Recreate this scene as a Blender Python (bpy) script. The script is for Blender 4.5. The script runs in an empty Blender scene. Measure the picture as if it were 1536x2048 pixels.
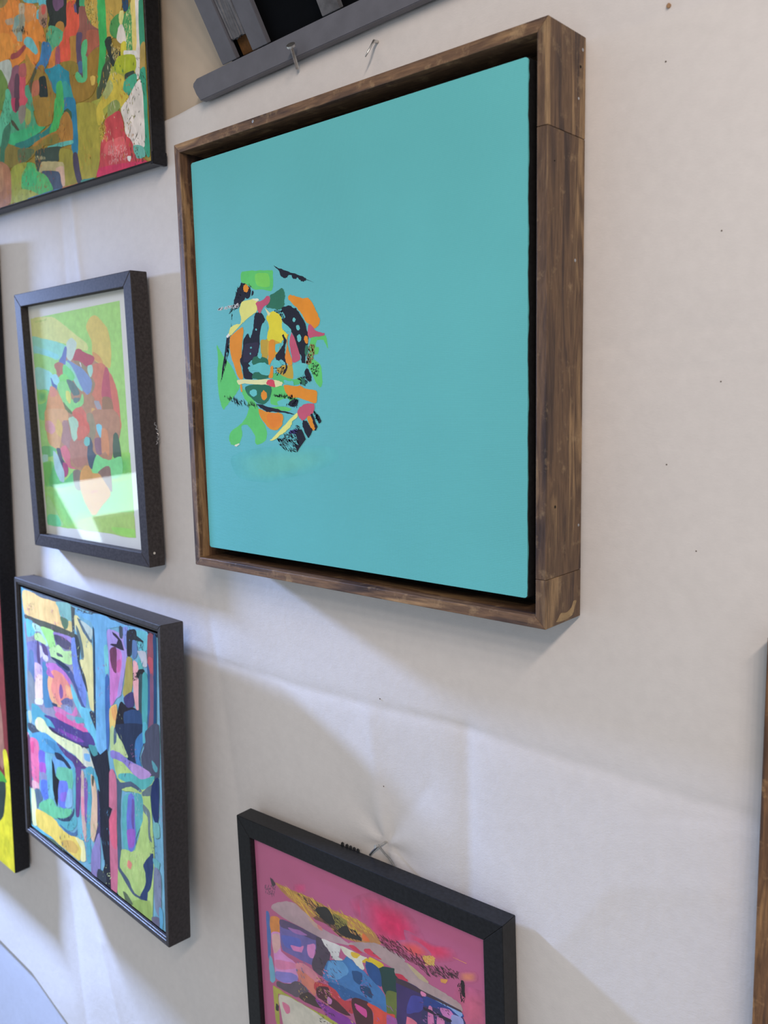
import bpy, bmesh, math, random
import numpy as np
from mathutils import Matrix, Vector, Euler

# ------------------------------------------------------------------ camera, world, lights
S = bpy.context.scene
C = S.collection
random.seed(7)
rng = np.random.default_rng(11)

cam = bpy.data.cameras.new('camera')
cam.sensor_fit = 'VERTICAL'
cam.sensor_height = 24.0
cam.sensor_width = 18.0
cam.lens = 1716.686 / 2048 * 24.0
cam.clip_start = 0.01
cam.dof.use_dof = True
cam.dof.focus_distance = 0.60
cam.dof.aperture_fstop = 7.5
camo = bpy.data.objects.new('camera', cam)
C.objects.link(camo)
camo.location = (0.41916, -0.46645, -0.02922)
camo.rotation_euler = (1.43389, 0.021305, 0.71977)
S.camera = camo

S.view_settings.view_transform = 'Standard'
S.view_settings.look = 'None'
S.view_settings.exposure = 0.0
S.view_settings.gamma = 1.0
S.view_settings.use_curve_mapping = False

w = bpy.data.worlds.new('World')
S.world = w
w.use_nodes = True
bg = w.node_tree.nodes['Background']
bg.inputs['Color'].default_value = (0.88, 0.96, 1.06, 1)
bg.inputs['Strength'].default_value = 0.395


def lamp(name, kind, loc, target, power, color, size):
    l = bpy.data.lights.new(name, kind)
    l.energy = power
    l.color = color
    if kind == 'AREA':
        l.shape = 'DISK'
        l.size = size
    else:
        l.shadow_soft_size = size
    o = bpy.data.objects.new(name, l)
    C.objects.link(o)
    o.location = loc
    d = Vector(target) - Vector(loc)
    o.rotation_euler = d.to_track_quat('-Z', 'Y').to_euler()
    return o


# row of warm ceiling lamps of the hall, up to the right and in front of the wall
for k, pw in ((0.62, 7.0), (0.80, 10.0), (0.98, 12.0), (1.18, 11.0), (1.42, 9.0)):
    lamp('ceiling_lamp', 'POINT', (0.17 + 0.83 * k, -1.1, -0.17 + 0.92 * k), (0, 0, 0), pw, (1.0, 0.81, 0.68), 0.05)
# cool daylight coming in past the left end of the wall, skimming along it
dl = lamp('daylight_gap', 'AREA', (-1.18, -0.21, 0.18), (-0.5, 0.0, -0.80), 21.5, (0.40, 0.55, 1.0), 0.11)
dl.data.spread = math.radians(110)

ART = {}
ART['main'] = '''
68b5a8 f -1063,-760 -729,-694 -179,-679 -109,-746 -286,-823 -549,-879 -742,-916 -970,-908 -1054,-855
5fc069 - -946,632 -786,624 -624,611 -599,596 -613,468 -713,482 -821,496 -875,528 -957,563
76c95c - -794,599 -652,588 -644,497 -779,519
5fc069 - -1285,112 -1257,82 -1201,14 -1117,-55 -1064,-140 -1024,-197 -1057,-252 -1151,-325 -1215,-372 -1239,-391 -1273,-334 -1295,-219 -1293,-95 -1278,-2
5fc069 - -229,107 -180,112 -84,115 -68,65 -64,23 -86,57 -103,83 -169,87 -183,46 -153,36 -161,-6 -210,-12 -200,-46 -141,-82 -131,-141 -128,-217 -154,-238 -195,-199 -229,-138 -264,-95 -261,-44 -246,23
5fc069 - -983,-234 -900,-291 -821,-374 -811,-438 -759,-502 -735,-557 -752,-621 -839,-655 -873,-642 -870,-596 -890,-568 -958,-504 -1031,-518 -1020,-570 -1055,-646 -1101,-671 -1168,-658 -1187,-610 -1152,-553 -1045,-504 -968,-448 -935,-383 -946,-337 -1000,-271
5fc069 - -660,-223 -526,-221 -448,-227 -490,-279 -388,-316 -468,-350 -668,-357 -678,-294
58b870 - -641,-125 -509,-147 -420,-176 -342,-161 -319,-196 -435,-219 -525,-199 -643,-170
5fc069 - -669,-375 -521,-372 -457,-385 -497,-403 -629,-393
b5993e - -762,120 -680,120 -680,18 -717,-34 -756,-5 -766,58
b5993e - -585,-83 -479,-69 -428,-80 -426,-167 -484,-165 -587,-118
c9a23c - -681,115 -574,109 -551,56 -607,-12 -687,9
26272f - -590,639 -545,620 -469,595 -394,566 -295,534 -257,514 -266,498 -303,499 -327,517 -345,531 -358,524 -389,527 -407,552 -435,557 -452,542 -491,543 -522,566 -533,597
26272f p -259,512 -176,479 -257,507
26272f - -951,553 -902,539 -869,514 -850,490 -864,443 -895,432 -920,443 -927,426 -975,403 -999,378 -1028,371 -1054,410 -1045,445 -1021,479 -1004,513 -966,537
26272f - -839,485 -822,479 -824,461 -845,450
26272f d60,60 -1125,338 -984,377 -981,422 -1069,402
26272f d90,100 -1039,426 -851,472 -834,515 -957,563 -1019,506
ee8a2f - -909,538 -882,524 -877,501 -892,481 -920,483 -936,503 -931,529
26272f - -1151,188 -1122,177 -1143,95 -1178,22 -1199,-52 -1236,-144 -1244,-154 -1230,-69 -1192,42 -1171,124
26272f d70,80 -1253,-163 -1203,-5 -1115,176 -1086,339 -1077,339 -1119,121 -1193,-80
26272f - -812,319 -750,318 -705,267 -757,200 -775,138 -778,85 -795,41 -811,6 -869,-19 -913,-44 -886,-72 -916,-99 -862,-128 -878,-164 -963,-157 -982,-115 -986,-69 -1012,-22 -986,32 -968,86 -965,131 -920,174 -898,173 -879,144 -840,214 -828,284
34303f - -946,94 -791,104 -810,24 -883,-18 -969,-33
5fb2b3 - -809,210 -799,200 -810,192 -821,202
5fb2b3 - -876,79 -867,72 -877,65 -887,73
5fb2b3 - -886,35 -878,27 -887,21 -895,28
5fb2b3 - -713,250 -676,194 -694,125 -748,132 -766,165 -749,217
2f6b52 - -853,-1 -769,4 -689,-26 -692,-70 -816,-75 -870,-46
26272f - -521,348 -482,341 -437,346 -406,330 -369,319 -333,282 -286,220 -264,160 -254,108 -263,58 -290,17 -294,-68 -331,-62 -335,-15 -359,20 -381,81 -404,126 -440,179 -502,226 -520,253 -487,264 -498,295 -520,322
26272f d60,60 -614,338 -497,312 -501,243 -565,265
62b8b6 - -395,259 -381,250 -381,235 -395,226 -408,235 -409,251
62b8b6 - -355,205 -340,194 -339,174 -356,164 -372,175 -374,196
62b8b6 - -346,139 -328,125 -327,100 -349,85 -367,100 -368,125
ee8a2f - -293,119 -278,128 -260,113 -258,83 -268,67 -290,81 -298,98
357058 - -281,59 -257,49 -266,-1 -291,-17 -293,26
357058 - -514,474 -489,452 -479,413 -493,380 -488,354 -549,325 -640,345 -687,353 -678,378 -636,410 -641,436 -581,448
2f6b52 - -818,-111 -695,-124 -642,-152 -780,-168 -877,-154 -861,-119
f0cc3c - -615,321 -550,290 -520,245 -517,184 -492,165 -467,147 -475,117 -521,106 -542,90 -607,111 -681,115 -685,160 -661,220 -691,274 -670,299
f0f2a4 p -704,353 -642,306 -664,286
26272f - -512,149 -494,122 -480,100 -498,62 -501,10 -496,-34 -482,-78 -487,-108 -508,-130 -535,-136 -521,-116 -499,-86 -510,-51 -549,-32 -582,-39 -602,-25 -604,6 -565,30 -523,72 -508,106 -526,137
26272f d50,40 -639,-90 -517,-59 -508,-130 -588,-145
26272f - -305,-110 -271,-107 -241,-146 -233,-181 -269,-193 -298,-153
26272f d90,110 -381,-168 -279,-154 -231,-181 -307,-222 -345,-212
357058 - -340,-174 -303,-176 -301,-212 -330,-220
26272f d60,60 -225,-62 -152,-73 -169,-166 -241,-138
f0f47c - -960,415 -826,426 -778,413 -794,388 -790,335 -847,312 -949,266 -979,250 -1130,168 -1111,231 -1051,255 -993,255 -976,295 -993,350
eef0c0 - -840,425 -784,427 -758,411 -793,406
b8566f - -800,397 -731,405 -675,432 -642,423 -651,385 -720,356 -750,318 -777,325 -789,361
ded6e2 d80,40 -1256,389 -997,405 -999,378 -1250,375
e4dcd4 - -1163,168 -1136,192 -1121,177 -1143,160
ee8a2f - -963,231 -963,167 -983,78 -988,14 -1011,-13 -1001,-68 -984,-142 -992,-160 -1035,-150 -1074,-75 -1112,10 -1129,85 -1116,158 -1085,184
f0902f - -1023,-183 -1002,-197 -998,-248 -1016,-251
ee8a2f - -446,414 -389,414 -315,386 -241,380 -206,348 -161,278 -133,222 -153,186 -184,171 -249,205 -279,228 -308,272 -356,318 -392,346 -441,384
ee8a2f - -667,110 -614,112 -610,59 -614,-3 -649,-36 -678,-66 -689,-26 -678,45
ee8a2f - -672,-80 -638,-72 -642,-152 -690,-160 -681,-115
dd8836 - -448,150 -469,121 -466,51 -437,-19 -427,-63 -460,-79 -491,-52 -502,-8 -478,69 -475,130
b9586e - -250,196 -213,190 -178,154 -95,128 -108,112 -192,113 -242,108 -259,142
b9586e - -428,153 -398,121 -369,55 -342,-23 -362,-48 -420,-54 -436,7 -451,85
a07050 d160,100 -244,57 -195,63 -198,-13 -244,-74 -288,-72 -272,-9
62b8b6 - -915,-71 -800,-44 -704,-52 -665,-80 -682,-133 -750,-135 -818,-102 -902,-99
62b8b6 - -649,-36 -582,-35 -544,-71 -585,-87 -651,-67
62b8b6 - -421,-72 -337,-62 -275,-77 -310,-136 -342,-161 -406,-150 -423,-106
62b8b6 - -775,31 -755,13 -771,-14 -798,-3 -796,23
62b8b6 - -602,80 -549,82 -558,47 -585,22 -605,32
62b8b6 - -514,236 -439,188 -428,161 -492,170 -523,193
62b8b6 - -524,-177 -433,-189 -422,-219 -512,-204
ee8a2f - -526,-213 -435,-223 -358,-221 -309,-243 -209,-254 -183,-276 -189,-335 -208,-348 -275,-334 -350,-312 -452,-306 -503,-270
2f6b52 - -673,-214 -662,-259 -693,-312 -750,-348 -833,-338 -901,-300 -949,-263 -960,-217 -852,-201 -754,-198
62b8b6 - -869,-237 -834,-247 -832,-278 -865,-292 -907,-277 -909,-250
ee8a2f - -748,-248 -720,-267 -719,-303 -748,-320 -778,-306 -779,-266
f0f0a0 - -1058,-168 -992,-162 -850,-169 -698,-168 -590,-180 -538,-195 -553,-216 -620,-226 -700,-209 -852,-201 -966,-193 -1038,-196
cc4c5c - -698,-173 -637,-174 -620,-224 -660,-223 -720,-199
26272f d70,90 -677,-285 -439,-289 -389,-324 -518,-305
62b8b6 - -599,-331 -492,-310 -467,-337 -495,-363 -587,-362
26272f - -467,-332 -401,-316 -383,-333 -404,-368 -456,-372 -481,-354
26272f d60,90 -521,-358 -363,-316 -392,-377
ee8a2f - -815,-384 -739,-402 -685,-411 -577,-416 -545,-447 -569,-510 -624,-542 -692,-538 -738,-502 -798,-448
e07f32 - -713,-420 -604,-420 -566,-456 -596,-510 -678,-524 -723,-475
26272f - -847,-347 -792,-352 -683,-375 -602,-389 -445,-421 -433,-428 -524,-416 -657,-407 -726,-407 -793,-375
26272f d60,120 -1253,-277 -1032,-317 -820,-356 -849,-374 -1078,-345
f0f47c - -394,-416 -395,-447 -448,-474 -463,-509 -531,-554 -586,-582 -642,-610 -704,-620 -669,-601 -556,-519 -447,-443
b9586e - -301,-351 -220,-352 -216,-386 -236,-425 -280,-438 -332,-469 -370,-456 -393,-403 -353,-368
26272f - -332,-469 -295,-477 -271,-507 -241,-537 -275,-586 -294,-590 -330,-543 -346,-491
26272f - -255,-425 -230,-429 -208,-481 -191,-515 -216,-542 -233,-490
26272f - -199,-421 -181,-429 -149,-472 -171,-494 -188,-464
ee8a2f - -293,-447 -255,-438 -232,-481 -216,-524 -235,-537 -265,-507
26272f p -413,-535 -355,-534 -337,-560 -314,-604 -381,-667 -408,-699 -425,-650 -393,-650 -403,-597 -427,-562
453a7a - -478,-545 -406,-531 -407,-561 -473,-567
26272f d170,150 -643,-628 -398,-508 -361,-526 -408,-699 -539,-689
26272f d60,60 -228,-395 -158,-464 -195,-472
e8ecc0 - -1123,-667 -1070,-651 -1063,-658 -1101,-676
'''
ART['green'] = '''
8ed06a s -967,1097 796,1126 778,-1106 -955,-1130
6cc478 f -947,-711 825,-504 780,-868 -242,-1017 -565,-1121 -908,-807
88c070 - -925,-45 -794,-132 -743,-253 -606,-285 -929,-283 -931,-133
5cac70 - -935,-265 -640,-277 -724,-357 -925,-362
90d8c0 - -943,-363 -833,-360 -865,-440 -946,-434
6cb868 - -938,-443 -736,-427 -703,-549 -628,-633 -927,-701 -937,-540
5cb070 - -665,-425 -540,-525 -522,-628 -300,-516 -126,-459 -321,-653 -852,-688
60b058 f 436,-359 805,-318 796,-505 425,-552
b8c47c - -960,1088 -517,1078 -273,980 -69,873 143,768 149,707 -59,742 -254,800 -443,827 -671,857 -973,917
a0b868 d60,15 -876,1065 -618,1070 -638,1055 -862,1048
7cd0b8 - -957,908 -671,857 -444,819 -244,760 -316,709 -422,651 -587,659 -953,727 -954,825
78d8cc - -939,808 -738,764 -449,692 -454,661 -751,692 -940,751
88c078 - -936,726 -553,658 -480,598 -528,512 -707,543 -943,585
80d4c4 - -944,577 -707,543 -581,490 -629,402 -711,322 -947,361
64b878 - -953,328 -692,330 -772,159 -811,34 -949,43 -957,203
54a868 f -935,328 -746,315 -796,225 -938,211
a07c64 - -464,597 -94,713 257,634 460,527 640,298 653,-82 507,-280 339,-353 38,-473 -277,-484 -549,-337 -623,-173 -586,156 -503,358
a8bcb8 - -238,799 -137,839 -52,788 -96,698 -186,624 -259,667
e0ac58 - 237,1003 342,1024 449,964 538,892 579,779 584,661 544,523 421,558 282,602 249,679 251,792 177,895 168,940
e88c50 - 249,679 360,636 422,566 283,610
b87058 - 246,558 393,567 474,526 585,411 639,291 665,68 647,-76 304,-78 266,70 199,224 145,264 250,376 206,484
a85060 - 459,519 512,495 523,368 561,233 531,218 376,236 376,335
d06858 - 535,457 639,291 663,53 580,53 545,218
8c6c50 - 376,236 531,218 540,68 407,39 358,100
8c7c60 - -138,630 -14,632 126,548 145,471 250,376 147,279 87,489 -54,571
a04858 - -62,719 15,718 100,679 244,642 269,610 203,568 112,557 -16,616 -138,630
f0e8d8 p -19,597 3,592 20,549 5,550
90c8b8 - 141,548 216,552 222,491 171,447 134,502
a07c60 - -88,347 148,287 224,193 121,102 54,55 9,165
7088b8 - -265,628 -144,591 3,538 115,472 193,393 150,302 72,281 -25,353 -103,449 -214,547
80c8b0 - -298,622 -209,578 -127,497 -51,385 0,313 -86,355 -196,460 -280,534
6070b0 - -293,755 -253,753 -274,668 -320,583 -428,620 -354,672
a06858 - -531,592 -429,612 -321,575 -383,490 -451,477 -491,534
68c078 - -336,584 -187,515 -134,450 -235,414 -355,466
70c068 - -453,461 -335,489 -235,414 -398,395 -499,382
88d0d8 - -617,475 -514,495 -457,437 -484,373 -565,384
5068a0 - -627,467 -579,400 -517,374 -541,326 -601,369
7ccc78 - -499,382 -362,418 -244,351 -231,232 -79,198 -5,282 -2,197 -153,120 -251,105 -339,154 -453,260
5a7070 - -296,432 -173,404 -90,331 -66,284 -176,278 -246,343
607878 - -182,239 -58,237 -141,199 -187,207
e8cc60 - -330,313 -268,304 -244,248 -269,193 -327,233
f08858 - -638,353 -525,326 -440,235 -363,106 -326,33 -427,9 -508,-83 -831,-85 -772,159 -698,297
ec7c68 - -652,370 -554,351 -531,286 -668,272
607048 - -397,203 -339,154 -236,97 -269,89 -359,130
c86858 - -236,97 -55,150 41,71 75,-7 80,-79 -121,-80 -141,-7
90909c - 210,201 299,200 333,131 286,108
e09858 - 156,132 214,124 219,55 157,39
987878 - -471,16 -353,7 -307,-127 -187,-209 -122,-325 -212,-378 -331,-279 -505,-197
a07468 - -317,-194 -165,-176 -23,-207 15,-272 -4,-405 -225,-462 -341,-347
a07860 - 164,104 351,118 545,116 651,38 631,-110 528,-119 492,-278 451,-359 358,-377 258,-332 185,-301 170,-187 92,-74
888068 - 50,72 160,72 200,-82 122,-188 71,-107
806070 - 172,-171 296,-170 275,-315 185,-301
d06050 - -222,99 -77,81 68,-17 72,-99 -48,-158 -165,-176 -128,-42
ee9468 - -786,129 -368,125 -332,32 -454,16 -494,-129 -570,-276 -640,-277 -774,-227 -810,-114 -827,-1
f0a058 - -556,25 -463,-43 -516,-155 -609,-87
f58a92 - -807,8 -683,-1 -625,-78 -703,-122 -822,-79
98bca8 - -316,32 -213,49 -139,-1 -157,-126 -234,-193 -277,-152 -296,-60
e86858 - -147,-59 1,-42 55,-107 -82,-166 -162,-159
c06878 - -536,-283 -427,-247 -355,-331 -357,-450 -261,-480 -394,-468 -484,-385
4c4c60 - -626,-294 -554,-284 -518,-386 -428,-469 -456,-539 -514,-576 -532,-473
984870 - -508,-429 -425,-452 -419,-520 -496,-575
90b0b8 - -699,-313 -618,-354 -561,-439 -506,-524 -522,-628 -607,-615 -694,-496
4a5868 - 64,-156 118,-221 108,-286 178,-350 146,-466 37,-453 5,-338
68b0b0 - -16,-157 63,-164 54,-222 4,-239 -41,-215
70b8d0 - 222,-33 315,-33 298,-153 243,-106
f08058 - 325,-65 413,-88 428,-200 411,-328 356,-281 293,-299 298,-153
486050 - 527,-127 600,-126 631,-338 499,-334
70cc80 - 180,-334 299,-363 434,-375 631,-338 648,-432 608,-513 425,-552 410,-440 187,-505 80,-485
787068 - -299,-507 -166,-511 -194,-698 -292,-686 -313,-602
806860 - 187,-505 396,-433 426,-544 423,-682 367,-652 272,-559
ea8e50 - -150,-510 -59,-448 21,-454 75,-518 200,-521 270,-575 379,-676 371,-733 202,-842 79,-934 0,-931 -114,-820 -178,-697 -178,-587
c0605c d40,20 16,-704 161,-688 143,-705 30,-720
98b868 - -242,-1017 780,-868 786,-1106 259,-1103 -190,-1116
88c058 f 419,-1048 787,-1042 786,-1106 488,-1100
8cc080 - -927,-808 -827,-865 -690,-1016 -616,-1108 -960,-1117
58c890 - -925,-1015 -724,-1009 -670,-1112 -951,-1116
'''
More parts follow.
